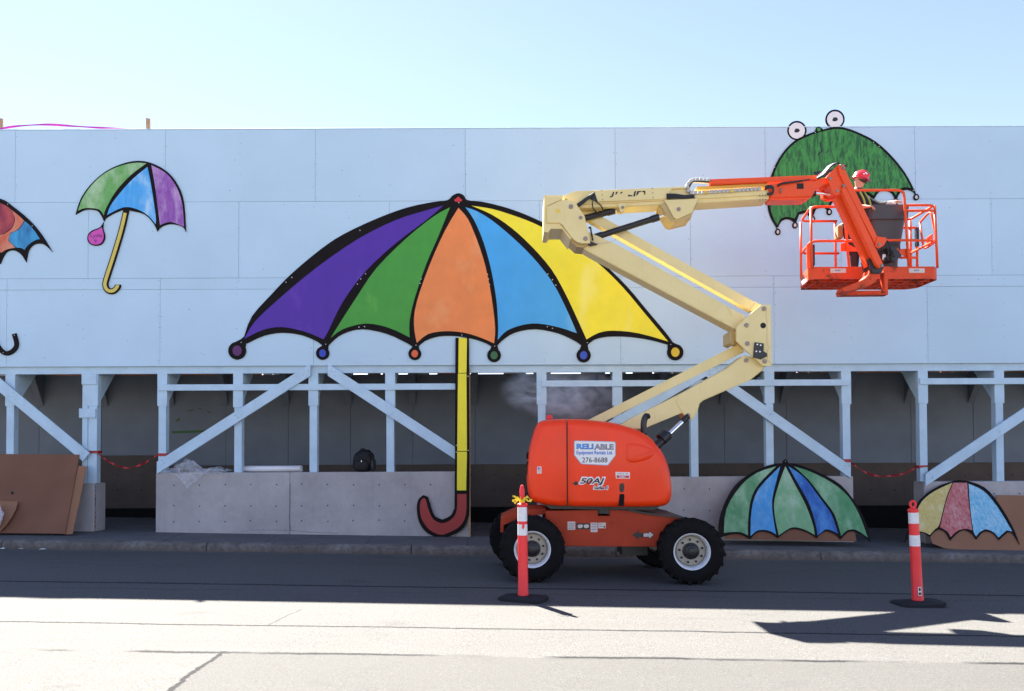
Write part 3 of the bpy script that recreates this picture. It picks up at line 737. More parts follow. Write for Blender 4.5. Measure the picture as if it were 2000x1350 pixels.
layer('canopy_panel', fi, m_frog, FU, YF)
layer('finial', circ(1599, 253, 4, 10), m_frog, FU, YF-.0005, it=0)
for (u, v, r) in ((1556.5, 255, 19), (1631, 233, 19)):
    layer('eye_board', circ(u, v, r, 28), m_black, FU, pl_Y-.0015+.024, it=0, depth=.02)
    layer('eye_white', circ(u, v+.3, r-3.4, 28), m_white, FU, pl_Y+.0195, it=0)
    layer('pupil', [(u-5.5, v+2), (u-3, v-3.5), (u+3, v-3.8), (u+5.8, v-.5), (u+3.5, v+3), (u-2, v+4)], m_blackp, FU, pl_Y+.0165, it=2)
layer('nose_mark', stroke([(1601.5, 278.5), (1603.5, 288), (1605.5, 295), (1601, 299.5), (1597, 303.5)], 2.6), m_blackp, FU, YF-.002, it=0)
layer('mouth_mark', [(1588, 336), (1612, 333), (1640, 328), (1655, 320.5), (1652, 333), (1630, 344), (1606, 346), (1590, 340)], m_blackp, FU, YF-.002, it=1)
for u, v in ((1519.5, 452), (1553, 439), (1587, 427), (1620, 413), (1660, 402), (1706, 394), (1750, 393), (1790, 384)):
    layer('tip_ring', circ(u, v+1, 5.4, 14, 6.4), m_black, FU, pl_Y-.003, it=0, depth=.02)
    layer('tip_bead', circ(u, v+1, 2.7, 10, 3.6), m_wpaper, FU, pl_Y-.0055, it=0)
rivets(FU, [(1513, 327), (1508.5, 335), (1592.5, 259), (1706, 278), (1717, 286), (1784, 372), (1518, 445)], pl_Y, r=.009)

# 5, 6 umbrellas leaning at the kerb
def lean(v0, y0, v1, y1):
    za, zb = P(1000, v0, y0).z, P(1000, v1, y1).z; b = (y1-y0)/(zb-za); a = y0-b*za
    def f(u, v):
        d = CROT @ Vector(((u-1000.0)/F, (V0-v)/F, -1.0)); return d.y*(a+b*CAMH)/(d.y-b*d.z)
    return f
LG = lean(900, 15.36, 1058, 14.72)
GU = artwork('umbrella_artwork', 'green and blue striped umbrella cut-out leaning on the concrete behind the lift', 'umbrella artwork', (1550, 1056), 14.72)
layer('canopy_board', [(1406, 1050.5), (1403.6, 1026), (1412.6, 990), (1435, 950), (1467, 924), (1503, 908.5), (1528, 905), (1530.5, 899), (1534, 897), (1537, 899), (1540, 904.5), (1562, 908), (1602, 924), (1643, 948), (1675, 988), (1694, 1028), (1701, 1060), (1688, 1048), (1670, 1038.5), (1656, 1040), (1642, 1054), (1630, 1043), (1613, 1038), (1600, 1046), (1595, 1052), (1580, 1041), (1557, 1034), (1540, 1036), (1519, 1051.5), (1508, 1043), (1490, 1038), (1476, 1042), (1465, 1054), (1452, 1046), (1436, 1043), (1420, 1046)], m_black, GU, LG, depth=.02)
wq1 = wash('meadow_green_wash', (.06, .25, .09), (.36, .56, .36), 2.2, .45, .70, .9); wq2 = wash('pale_green_wash', (.16, .38, .17), (.46, .62, .46), 2.2, .46, .72, .3)
wq3 = wash('azure_wash', (.04, .28, .62), (.42, .66, .82), 2.2, .47, .72, .3); wq4 = wash('ultramarine_wash', (.01, .08, .36), (.10, .36, .72), 2.4, .44, .66, .3)
LF = lambda u, v: LG(u, v)-.003
layer('canopy_panel', [(1414, 1041), (1419, 994), (1447, 949), (1479, 923.5), (1516, 911), (1481, 947), (1466, 978), (1461, 1020), (1461, 1046), (1448, 1040), (1434, 1039)], wq1, GU, LF, 'left green panel')
layer('canopy_panel', [(1524, 911), (1518, 933), (1508, 978), (1511, 1015), (1516, 1044), (1500, 1036), (1480, 1036), (1466, 1047), (1468, 996), (1482, 955)], wq3, GU, LF, 'pale blue panel')
layer('canopy_panel', [(1534, 911), (1553, 947), (1574, 987), (1588, 1026), (1591, 1045), (1577, 1037), (1558, 1030.5), (1542, 1032), (1521, 1046), (1513, 1005), (1513, 975), (1525.6, 933)], wq2, GU, LF, 'middle green panel')
layer('canopy_panel', [(1540, 911), (1571, 933), (1602, 974), (1624, 1005), (1637, 1043), (1624, 1036), (1612, 1034), (1597, 1046), (1592, 1020), (1580, 983), (1557, 942)], wq4, GU, LF, 'deep blue panel')
layer('canopy_panel', [(1551, 911), (1584, 922), (1625, 943), (1656, 969), (1678, 1005), (1695, 1050), (1672, 1035), (1655, 1036), (1643, 1047), (1630, 1005), (1606, 972), (1580, 938)], wq1, GU, LF, 'right green panel')
rivets(GU, [(1534, 901)], LG, r=.008)
LY = lean(942, 15.38, 1062, 14.74)
YUm = artwork('umbrella_artwork', 'small yellow, red and blue crayon umbrella cut-out leaning beside the right delineator', 'umbrella artwork', (1880, 1060), 14.74)
LYb = lambda u, v: LY(u, v)
layer('canopy_board', [(1767, 1060), (1774, 1036), (1783, 1004), (1797, 977), (1824, 955), (1855, 942), (1882.5, 938), (1923, 952), (1951, 984), (1977, 1027), (1992, 1064), (1978, 1042), (1968, 1040), (1951, 1055), (1941, 1043), (1926, 1038), (1916, 1043), (1907, 1054), (1898, 1042), (1885, 1036), (1872, 1040), (1856, 1056), (1847, 1040), (1835, 1034), (1825, 1039), (1817, 1049), (1808, 1043), (1797, 1041), (1779, 1049)], m_black, YUm, LYb, depth=.02)
wy = wash('crayon_yellow', (.56, .42, .08), (.76, .68, .42), 4, .46, .70, .5, streak=.6); wr = wash('crayon_red', (.46, .06, .06), (.72, .50, .46), 4, .50, .74, .4, streak=.6); wbq = wash('crayon_blue', (.09, .42, .62), (.68, .80, .82), 4, .48, .70, -.5, streak=.7)
LF2 = lambda u, v: LY(u, v)-.003
layer('canopy_panel', [(1860, 943), (1849, 970), (1842, 996), (1834, 1026), (1826, 1034), (1816, 1045), (1806, 1040), (1792, 1038), (1780, 1042), (1779, 1032), (1788, 1005), (1801, 979), (1826, 959)], wy, YUm, LF2, 'yellow panel')
layer('canopy_panel', [(1862, 943), (1889, 943), (1892.5, 985), (1899, 1036), (1886, 1033), (1870, 1037), (1857, 1049), (1850, 1038), (1836, 1030), (1844, 996), (1851, 970)], wr, YUm, LF2, 'red panel')
layer('canopy_panel', [(1892, 945), (1921, 959), (1948, 990), (1977, 1038), (1966, 1036), (1950, 1050), (1941, 1040), (1926, 1034), (1913, 1040), (1907, 1048), (1901, 1036), (1895, 990)], wbq, YUm, LF2, 'blue panel')

# brown hardboard sheets
def hardboard(label, pts, Y, m=None, depth=.012):
    bu, bv = sum(p[0] for p in pts)/len(pts), max(p[1] for p in pts)
    o = plate('hardboard_sheet', pts, Y, depth, m or m_hard, None)
    recentre(o, P(bu, bv, Y(bu, bv))); return tag(o, label, 'board', 'brown hardboard sheets leaning at the kerb')
H1 = lean(887, 15.36, 1043, 14.72)
hole = circ(24, 963, 3.2, 10)
h1 = hardboard('large brown hardboard sheet leaning at the far left', [(-160, 886), (155, 888), (127, 1042.5), (-160, 1040)], H1)
hardboard('narrow brown offcut strip beside the concrete pier', [(153, 910), (170, 911), (141.5, 1043.5), (124, 1043.5)], lambda u, v: H1(u, v)+.02, m_hard2)
kn = plate('knot_hole', hole, lambda u, v: H1(u, v)-.0016, .001, m_hole, None)
L_ = h1.location; kn.data.transform(Matrix.Translation(-L_)); kn.parent = h1
hardboard('curved brown offcut in front of the large sheet at the left edge', [(-70, 975), (34.5, 980), (31, 995), (22, 1012), (10, 1029), (0, 1038), (-70, 1040)], lean(975, 15.0-.08, 1040, 14.68), m_hard2)
hardboard('brown hardboard sheet behind the yellow and red umbrella', [(1946, 967), (2120, 970), (2120, 1080), (2000, 1077), (1900, 1076), (1845, 1071), (1822, 1062), (1815, 1046), (1815, 1020), (1946, 1020)], lambda u, v: LY(u, v)+.024, m_hard2)
hardboard('dark brown offcut showing under the green and blue umbrella', [(1415, 1030), (1668, 1030), (1673, 1058), (1417, 1052)], lambda u, v: LG(u, v)+.022, m_hard)

# ------------------------------------------------------------------ boom lift
YW = 11.2                         # outer faces of the near wheels
LIFT = thing('boom_lift', 'orange and cream articulated boom lift parked on the shaded road', 'boom lift', P(1195, 1140, 12.2))
def cyl(name, p0, p1, r, m, par, seg=14, label=None):
    bm = bmesh.new(); b_tube(bm, [p0, p1], r, seg); return smooth_by_angle(bm_done(name, bm, m, par, label=label), 40)
def pxtube(name, pts, r, m, par, seg=8, sm=3, label=None):
    """pts: (u, v, Y)"""
    W = [P(*q) for q in pts]; W = smooth_line(W, sm) if sm else W
    return tube(name, W, r, m, par, seg, label)

# chassis
ch_pts = [(1066, 998), (1168, 996.5), (1168, 1008), (1191, 1008), (1191, 996.5), (1224, 996.5), (1262, 1004), (1330, 1011), (1336, 1030), (1330, 1073), (1289, 1073), (1281, 1068), (1106, 1067), (1066, 1060)]
YC = 11.55
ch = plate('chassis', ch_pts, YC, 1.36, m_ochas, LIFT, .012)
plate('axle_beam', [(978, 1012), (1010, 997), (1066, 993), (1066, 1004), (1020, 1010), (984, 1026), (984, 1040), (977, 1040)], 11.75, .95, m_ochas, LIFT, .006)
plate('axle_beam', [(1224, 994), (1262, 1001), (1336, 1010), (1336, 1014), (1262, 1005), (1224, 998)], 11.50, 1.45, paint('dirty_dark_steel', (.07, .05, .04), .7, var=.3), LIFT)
box('axle', P(1035, 1070, 11.6).x, P(1060, 1070, 11.6).x, 11.55, 12.95, .42, .62, m_blk, LIFT)
box('axle', P(1340, 1070, 11.6).x, P(1362, 1070, 11.6).x, 11.55, 12.95, .36, .56, m_blk, LIFT)
box('drive_motor', P(1215, 1068, 11.9).x, P(1265, 1068, 11.9).x, 11.9, 12.5, .30, .55, m_blk, LIFT)
# chassis decals
YD = YC-.004
def decal(name, pts, m, par, Y=YD, d=.003): return plate(name, pts, Y, d, m, par)
decal('sticker', [(1108.5, 1019), (1123.5, 1019), (1123.5, 1035), (1108.5, 1035)], m_wpaper, ch)
for k in range(4): decal('print_line', [(1110.5, 1022.5+k*3.2), (1121.5, 1022.5+k*3.2), (1121.5, 1023.7+k*3.2), (1110.5, 1023.7+k*3.2)], m_greyp, ch, YD-.001, .0005)
decal('sticker', [(1126, 1022), (1152, 1022.5), (1152, 1034), (1126, 1034)], m_blackp, ch)
for a in (1128, 1140): decal('pictogram', [(a, 1026), (a+4, 1024.5), (a+10, 1025), (a+10, 1030), (a+5, 1032), (a+1, 1031)], m_wpaper, ch, YD-.001, .0005)
decal('sticker', [(1153.5, 1021), (1167, 1021), (1167, 1039.5), (1153.5, 1039.5)], m_wpaper, ch)
for k in range(3): decal('print_line', [(1155.5, 1023+k*5), (1165, 1023+k*5), (1165, 1025+k*5), (1155.5, 1025+k*5)], m_greyp, ch, YD-.001, .0005)
decal('sticker', [(1168.5, 1021), (1183, 1021), (1183, 1032), (1168.5, 1032)], m_wpaper, ch)
for k in range(2): decal('print_line', [(1170.5, 1023+k*4), (1177, 1023+k*4), (1177, 1024.6+k*4), (1170.5, 1024.6+k*4)], m_greyp, ch, YD-.001, .0005)
decal('pictogram', circ(1180, 1029, 1.8, 10), m_blackp, ch, YD-.001, .0005)
decal('arrow_decal', [(1235, 1045), (1247.5, 1036), (1247.5, 1041), (1267, 1041), (1267, 1036), (1278.5, 1045), (1267, 1054.5), (1267, 1049.5), (1247.5, 1049.5), (1247.5, 1054.5)], m_blackp, ch, YD, .003)
decal('arrow_half', [(1257, 1042), (1268, 1042), (1268, 1038.5), (1276.5, 1045), (1268, 1052), (1268, 1048.5), (1257, 1048.5)], m_wpaper, ch, YD-.0015, .001)

# wheels
def make_wheel(o, s, steer=0.0):
    """o: centre of the outer face; s=-1 faces the camera"""
    R0, W_ = .481, .36
    t = bpy.data.objects.new('wheel', None); COL.objects.link(t); t.parent = LIFT; ORG[t.name] = ORG['boom_lift']
    def fin(name, bm, m, ang=40):
        bmesh.ops.recalc_face_normals(bm, faces=bm.faces)
        me = bpy.data.meshes.new(name); bm.to_mesh(me); bm.free(); me.materials.append(m)
        ob = bpy.data.objects.new(name, me); COL.objects.link(ob); ob.parent = t
        smooth_by_angle(ob, ang); return ob
    ax = (0, 1, 0)
    # local: y=0 the outer face, +y inward
    bm = bmesh.new()
    prof = [(.262, .05), (.270, .012), (.30, .0), (.36, -.006), (.40, .0), (.44, .012), (.462, .03), (.470, .05), (.472, .18), (.470, .31), (.44, .35), (.36, .365), (.27, .35), (.262, .30)]
    b_lathe(bm, prof, (0, 0, 0), ax, 48)
    n = 20
    for i in range(n):
        for side in (0, 1):
            a = 2*PI*(i+.5*side)/n
            y0, y1 = (.0, .20) if side == 0 else (.16, .36)
            ring = []
            sk = .10
            for (yy, rr, da) in ((y0, .452, 0), (y0+.02, R0, .0), ((y0+y1)/2, R0+.002, sk), (y1-.02, R0, sk*1.6), (y1, .455, sk*1.7)):
                d = da if side == 0 else sk*1.7-da
                ring.append((yy, rr, a+d))
            prev = None
            hw = .060
            for yy, rr, aa in ring:
                q = []
                for (da, r2) in ((-hw, .455), (-hw*.85, rr), (hw*.85, rr), (hw, .455)):
                    q.append(bm.verts.new((math.cos(aa+da)*r2, yy, math.sin(aa+da)*r2)))
                if prev:
                    for k in range(3): bm.faces.new((prev[k], prev[k+1], q[k+1], q[k]))
                else: bm.faces.new(q)
                prev = q
            bm.faces.new(prev)
            if side == 0:   # lug running down the shoulder
                q1 = []
                for (r2, yy) in ((.43, .004), (.455, -.004), (.487, .004), (.487, .03)):
                    q1.append([bm.verts.new((math.cos(a+da)*r2, yy, math.sin(a+da)*r2)) for da in (-.05, .05)])
                for u_, v_ in zip(q1[:-1], q1[1:]): bm.faces.new((u_[0], u_[1], v_[1], v_[0]))
    fin('tyre', bm, m_rub)
    bm = bmesh.new(); b_lathe(bm, [(.255, .010), (.268, .004), (.270, .02), (.258, .030), (.240, .06), (.232, .10), (.228, .16), (.226, .19)], (0, 0, 0), ax, 48); fin('rim', bm, m_rimw)
    bm = bmesh.new(); b_lathe(bm, [(.229, .16), (.205, .125), (.13, .11), (.11, .112)], (0, 0, 0), ax, 40); fin('wheel_disc', bm, m_rim)
    bm = bmesh.new(); b_lathe(bm, [(.125, .115), (.118, .075), (.10, .068), (.092, .04), (.06, .03), (.055, .012), (.02, .005), (0, .005)], (0, 0, 0), ax, 28)
    for i in range(8):
        a = 2*PI*i/8+.2
        b_lathe(bm, [(.011, .08), (.011, .058), (0, .058)], (math.cos(a)*.105, 0, math.sin(a)*.105), (0, 1, 0), 6)
    fin('hub', bm, m_blk)
    nm = None
    for i in range(9):
        a = 2*PI*i/9+.35
        if nm is None:
            bm = bmesh.new(); b_lathe(bm, [(.017, .03), (.017, .0), (.010, -.004), (.009, -.012), (0, -.012)], (0, 0, 0), (0, 1, 0), 6); ob = fin('wheel_nut', bm, m_blk, 30); nm = ob.data
        else:
            ob = bpy.data.objects.new('wheel_nut', nm); COL.objects.link(ob); ob.parent = t
        ob.location = (math.cos(a)*.168, .090, math.sin(a)*.168)
    t.location = Vector(o)-ORG['boom_lift']; t.rotation_euler = (0, random.uniform(0, 1), (0 if s < 0 else PI)+steer)
    return t
wl = P(1040, 1073, YW); wr_ = P(1352, 1075.5, YW)
wl.z = g(wl.x)+.487; wr_.z = g(wr_.x)+.487
make_wheel(wl, -1, R(1)); make_wheel(wr_, -1, R(-3))
make_wheel(Vector((wl.x-.20, YW+2.05, g(wl.x)+.49)), 1); make_wheel(Vector((wr_.x-.14, YW+2.05, g(wr_.x)+.49)), 1)

# turntable, hoods
lathe('turntable_ring', [(0, .0), (.62, .0), (.62, .10), (.5, .12), (0, .12)], P(1180, 998, 12.2), (0, 0, 1), m_blk, LIFT, 40)
hood_r = [(1109.5, 818), (1135, 818.7), (1165, 821), (1195, 825), (1222, 831), (1246, 839.5), (1266, 851), (1282, 866), (1294, 883), (1303, 902), (1308.5, 922), (1312, 945), (1312.5, 965), (1309, 979), (1302, 986), (1290, 989.5), (1250, 991), (1180, 991), (1109.5, 991)]
hood_l = [(1106.5, 991), (1088, 989), (1060, 985), (1043, 980.5), (1035, 972), (1031, 952), (1030.5, 925), (1032.5, 895), (1036, 872), (1041.5, 851), (1047, 834), (1052, 825.5), (1060, 821), (1078, 818.8), (1106.5, 818)]
YHD = 11.28
hood_all = hood_r[:-1]+hood_l[1:-1]
def shell(name, Y, depth, r, keep):
    o = pillow(name, smooth_poly(hood_all, 1), Y, depth, r, m_orange, LIFT, 7)
    x = P(1108, 900, Y).x-ORG['boom_lift'].x+(.010 if keep > 0 else -.010)
    bm = bmesh.new(); bm.from_mesh(o.data)
    rr = bmesh.ops.bisect_plane(bm, geom=bm.verts[:]+bm.edges[:]+bm.faces[:], plane_co=(x, 0, 0), plane_no=(keep, 0, 0), clear_inner=True)
    es = [e for e in rr['geom_cut'] if isinstance(e, bmesh.types.BMEdge)]
    bmesh.ops.contextual_create(bm, geom=es); bm.to_mesh(o.data); bm.free(); return o
hood = shell('engine_hood', YHD, .80, .11, 1); tail = shell('tail_cover', YHD, .80, .11, -1)
shell('far_hood', 12.50, .75, .04, 1); shell('far_tail_cover', 12.50, .75, .04, -1)
plate('hood_seam', [(1104, 824), (1112, 824), (1112, 986), (1104, 986)], YHD+.05, .6, m_blk, LIFT)
plate('turntable_deck', [(1060, 984), (1290, 988), (1280, 996), (1075, 994)], 11.5, 1.4, m_blk, LIFT)
YS = YHD-.0035
# scoop with a shaded pocket
sc_pts = smooth_poly([(1224, 869), (1231, 866.5), (1245, 867), (1262, 872), (1281, 881), (1272, 893), (1258, 900), (1240, 903.5), (1229, 903), (1223, 898)], 1)
bm = bmesh.new()
W = ypts(sc_pts, YHD-.002); n = len(W); cen = sum(W, Vector())/n
r0 = [bm.verts.new(p) for p in W]; r1 = [bm.verts.new(p.lerp(cen, .10)+Vector((0, -.012, 0))) for p in W]
r2 = [bm.verts.new(p.lerp(cen, .42)+Vector((-.03, -.012+(.028 if p.z > cen.z else -.014), -.01))) for p in W]
for a, b in ((r0, r1), (r1, r2)):
    for i in range(n): bm.faces.new((a[i], a[(i+1) % n], b[(i+1) % n], b[i]))
bm.faces.new(r2); bm_done('hood_scoop', bm, m_orange, hood, True)
# recess round the latch, latch, strap
plate('latch_plate', smooth_poly([(1202, 936), (1229, 936), (1230, 964), (1227, 967), (1204, 967), (1201, 963)], 0), YS, .004, m_orange, hood, .0015)
plate('latch', smooth_poly([(1211, 948), (1213, 944.5), (1217, 944), (1219, 948), (1218.5, 958), (1216, 962), (1213, 962), (1210.5, 957)], 1), YS-.018, .02, m_blk, hood, .004)
plate('hood_strap', [(1210.5, 965), (1219.5, 965), (1218.5, 988.5), (1208, 988.5)], YS-.006, .008, m_rub, hood, .002)
# rental sign
shield = [(1121, 862), (1124, 860.5), (1200, 862.5), (1203, 865), (1202.5, 890), (1188, 909), (1184, 909.5), (1138, 907), (1134, 905.5), (1121, 889)]
cx, cy = 1162, 883
sh2 = [(cx+(u-cx)*.965, cy+(v-cy)*.945) for u, v in shield]
sg = plate('rental_sign', shield, YS-.001, .003, paint('pale_grey_blue_border', (.36, .38, .50), .5), hood)
plate('sign_face', sh2, YS-.002, .0009, m_white, hood)
def slope(u, v): return YS-.0030
def dtext(name, s_, u0, v0, u1, v1, m, par, off, sh=0, Y=None):
    return text_in(name, s_, u0, v0, u1, v1, Y or YS-.0030, m, par, off, sh)
dtext('lettering', 'RELI', 1126, 867, 1159, 877.5, m_blackp, hood, .055, Y=YS-.0026); dtext('lettering', 'ABLE', 1160, 867.5, 1198.5, 878.5, m_blackp, hood, .055, Y=YS-.0026)
dtext('lettering', 'RELI', 1126.5, 867.6, 1158, 876.8, m_bluep2, hood, .03); dtext('lettering', 'ABLE', 1160.5, 868.2, 1197.5, 877.8, m_greyp, hood, .03)
dtext('lettering', 'Equipment Rentals Ltd.', 1126, 880.5, 1197, 890, m_bluep, hood, .025)
dtext('lettering', '276-8688', 1137, 893.5, 1186.5, 903.5, m_blackp, hood, .008)
# model lettering with pale edge
dtext('model_lettering', '50AJ', 1129.5, 931, 1183.5, 951, m_white, hood, .09, .25, Y=YS-.0006); dtext('model_lettering', '50AJ', 1132.5, 933.8, 1180.5, 948.3, m_blackp, hood, .022, .25, Y=YS-.0016)
dtext('model_lettering', 'Series II', 1158, 948.8, 1189, 957.2, m_white, hood, .10, .2, Y=YS-.0006); dtext('model_lettering', 'Series II', 1159.5, 950, 1187.5, 956, m_blackp, hood, .02, .2, Y=YS-.0016)
plate('model_mark', [(1117, 945), (1122, 942.8), (1124, 939.5), (1126.5, 941), (1130, 944.5), (1126, 948), (1124, 949), (1122, 946.3)], YS, .002, m_blackp, hood)
sk = plate('oil_sticker', [(1202, 922), (1230, 922.5), (1230, 935), (1203, 934.5)], YS, .003, m_white, hood)
dtext('lettering', 'CHECK OIL', 1205, 923.8, 1227.5, 927, m_redp, hood, .01, Y=YS-.001)
plate('oil_sticker_band', [(1204, 928.5), (1228.5, 929), (1228.5, 933.8), (1204.5, 933.4)], YS-.0008, .0006, m_redp, hood)
dtext('lettering', 'DAILY', 1210, 929.2, 1222.5, 933, m_white, hood, .02, Y=YS-.0018)
fl = plate('flag_sticker', [(1049, 911.5), (1057.5, 911.5), (1057.5, 925), (1049, 925)], YS, .003, m_white, tail)
plate('flag_stripes', [(1050, 913), (1056.5, 913), (1056.5, 921), (1050, 921)], YS-.001, .0009, m_redp, tail)
for k in range(3): plate('flag_stripe', [(1050, 914.2+k*2.4), (1056.5, 914.2+k*2.4), (1056.5, 915.3+k*2.4), (1050, 915.3+k*2.4)], YS-.0018, .0006, m_white, tail)
plate('flag_canton', [(1050, 913), (1053.4, 913), (1053.4, 916.8), (1050, 916.8)], YS-.0026, .0006, m_bluep, tail)
dtext('lettering', 'USA', 1050.5, 922, 1056, 924, m_blackp, tail, .01, Y=YS-.001)
# beacon, exhaust, side details
bc = lathe('beacon', [(0, .0), (.030, .0), (.032, .015), (.05, .02), (.05, .055), (.035, .075), (0, .08)], P(1073, 820.5, 11.75), (0, 0, 1), m_red, LIFT, 16)
pxtube('exhaust_pipe', [(1258, 850, 11.62), (1257, 832, 11.62), (1258.5, 820, 11.62), (1263, 812, 11.62), (1264.5, 816, 11.60)], .048, m_blk, LIFT, 12, 3)
for vv in (884, 902, 916): pxtube('hose', [(1031, vv, 11.4), (1029.5, vv+6, 11.5), (1031, vv+12, 11.6)], .016, m_blk, LIFT, 6, 1)

# lower boom, links and knuckles
def bolt(u, v, Y, r=.032, par=None):
    b = lathe('pin', [(0, .022), (r*.55, .022), (r*.6, .016), (r, .014), (r*1.05, 0)], P(u, v, Y), (0, -1, 0), m_bolt, par or LIFT, 16); return b
LB = plate('lower_boom', [(1205, 834), (1230, 819), (1329, 769.5), (1331, 768.5), (1421, 719), (1451, 695.5), (1460, 695), (1472, 698.5), (1494, 713), (1490, 723), (1466, 742), (1374, 782), (1367, 788), (1364, 798), (1359, 811.5), (1351.5, 819.5), (1342, 818), (1334, 809), (1331, 807), (1270, 832), (1260, 837), (1215, 838)], 12.02, .36, m_cream, LIFT, .008)
plate('boom_plate', [(1329, 770), (1421, 720), (1450, 697), (1460, 696.5), (1471, 700), (1492, 714), (1488, 722), (1466, 740.5), (1373, 780.5), (1365, 788), (1362, 797.5), (1357, 811), (1351, 818), (1343, 816.5), (1335, 808), (1327, 796), (1322, 786), (1324, 775)], 12.006, .02, m_cream, LIFT)
plate('lower_link', [(1140, 825), (1440, 673), (1453, 684.5), (1455, 687), (1176, 826), (1160, 832)], 12.22, .14, m_cream, LIFT, .006)
LK = plate('lower_knuckle', [(1487, 595), (1505.5, 596), (1507.6, 713.5), (1503, 715), (1490, 715), (1472, 698), (1454, 682), (1438, 666), (1438, 639), (1456, 621), (1476, 604.5)], 11.90, .035, m_cream, LIFT, .006)
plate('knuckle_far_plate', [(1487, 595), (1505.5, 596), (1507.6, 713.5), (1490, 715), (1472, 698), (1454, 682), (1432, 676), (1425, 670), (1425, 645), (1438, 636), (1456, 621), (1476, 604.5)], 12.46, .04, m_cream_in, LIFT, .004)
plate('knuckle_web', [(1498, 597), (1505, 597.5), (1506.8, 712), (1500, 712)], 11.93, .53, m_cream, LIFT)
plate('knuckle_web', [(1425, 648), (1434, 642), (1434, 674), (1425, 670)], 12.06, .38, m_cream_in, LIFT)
for u, v in ((1492, 603.5), (1458, 635.5), (1459.5, 671.5), (1493.5, 706)): bolt(u, v, 11.90, .034, LK)
bolt(1457.5, 704, 12.006, .034, LB); bolt(1344, 811, 12.006, .030, LB)
lathe('access_hole', [(0, .002), (.045, .002), (.045, 0)], P(1490.5, 636, 11.90), (0, -1, 0), m_hole, LK, 18)
plate('stop_bracket', [(1474.5, 668.5), (1492, 671), (1491.5, 686), (1498, 690), (1499, 696), (1487, 702), (1471.5, 698)], 11.87, .028, m_blk, LK, .003)
for u, v in ((1479, 673), (1485.5, 674.5), (1477, 686.5), (1484, 687)): lathe('bracket_screw', [(0, .008), (.012, .008), (.012, 0)], P(u, v, 11.87), (0, -1, 0), m_steel, LK, 8)
plate('weld_line', stroke([(1496.5, 600), (1496, 620), (1498, 626), (1498, 672), (1501, 678), (1498.5, 688), (1499, 703), (1506, 712)], .8), 11.8985, .003, m_cream_in, LK)
pxtube('hose', [(1489, 718, 12.1), (1484, 731, 12.1), (1476, 736, 12.15), (1462, 741, 12.2)], .022, m_blk, LIFT, 6, 3)
MB = plate('middle_boom', [(1128, 474), (1150, 453), (1203, 476.5), (1455.5, 617.5), (1438.5, 645), (1410, 629.5), (1150, 492), (1141, 486)], 12.05, .32, m_cream, LIFT, .010)
plate('boom_collar', [(1421, 598.5), (1455, 617.5), (1438.5, 645), (1410, 629), (1409, 624), (1425, 622), (1430, 617), (1424, 604)], 12.04, .02, m_cream, LIFT, .004)
plate('middle_link', [(1120, 398), (1160, 414), (1215, 445), (1485.5, 596), (1469, 608), (1466, 607), (1162, 437), (1132, 420)], 12.24, .16, m_cream, LIFT, .006)
plate('link_end', [(1476, 590), (1486.5, 595.5), (1470, 609), (1464, 606)], 12.225, .02, m_cream, LIFT, .003)
# upper knuckle
UKf = plate('upper_knuckle', [(1068, 404), (1097, 390.5), (1117, 390.5), (1121, 392), (1142, 422), (1144, 432), (1148, 447), (1153, 475), (1136, 475.5), (1128, 473), (1122, 469), (1115.5, 462), (1107, 451), (1099, 440), (1096, 437), (1093, 435.5), (1068, 435.5)], 11.90, .03, m_cream, LIFT, .006)
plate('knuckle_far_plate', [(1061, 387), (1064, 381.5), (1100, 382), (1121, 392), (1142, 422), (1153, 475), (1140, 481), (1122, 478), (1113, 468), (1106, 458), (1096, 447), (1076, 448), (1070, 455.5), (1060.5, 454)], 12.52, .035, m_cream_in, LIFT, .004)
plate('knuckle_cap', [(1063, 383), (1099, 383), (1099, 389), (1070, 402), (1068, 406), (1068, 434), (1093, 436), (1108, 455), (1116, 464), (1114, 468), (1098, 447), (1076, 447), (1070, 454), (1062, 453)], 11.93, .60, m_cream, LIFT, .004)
for u, v, r in ((1115, 404, .034), (1134, 425.5, .026), (1143.5, 466.5, .034)): bolt(u, v, 11.90, r, UKf)
plate('touch_up_spot', circ(1090, 412, 4.4, 14), 11.8985, .002, paint('yellow_touch_up', (.80, .55, .08), .5), UKf)
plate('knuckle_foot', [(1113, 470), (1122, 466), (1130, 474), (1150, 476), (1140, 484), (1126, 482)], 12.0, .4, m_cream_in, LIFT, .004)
# upper boom
plate('upper_boom', [(1100, 383), (1123, 373), (1158, 372), (1300, 366.5), (1346, 364.5), (1353, 378), (1497, 371), (1502, 373), (1502, 388), (1362, 397), (1300, 399), (1203, 404), (1130, 406), (1112, 394)], 12.06, .36, m_cream, LIFT, .008)
SH = plate('boom_side_panel', [(1158.5, 372.6), (1300, 366.2), (1346, 364), (1346, 368), (1312, 369), (1302, 388.5), (1168, 394)], 12.025, .03, m_cream, LIFT, .004)
plate('boom_ledge', [(1354, 379), (1496, 371), (1499, 380), (1358, 388.5)], 12.03, .03, m_cream, LIFT, .003)
plate('boom_lip', [(1130, 397), (1302, 389), (1302, 391.5), (1132, 400)], 12.04, .02, paint('sunny_cream_edge', (.72, .52, .2), .5), LIFT)
for u, v in ((1175, 372.5), (1176, 381), (1177, 390), (1274, 368), (1275, 377), (1275.5, 386)): lathe('panel_screw', [(0, .004), (.010, .004), (.010, 0)], P(u, v, 12.025), (0, -1, 0), m_bolt, SH, 8)
for k in range(2):
    for j in range(3): lathe('boom_screw', [(0, .005), (.012, .005), (.012, 0)], P(1484+j*5.5, 391.5-k*.6-j*.5 if k else 382, 12.03 if not k else 12.058), (0, -1, 0), m_bolt, LIFT, 8) if not k or j < 3 else None
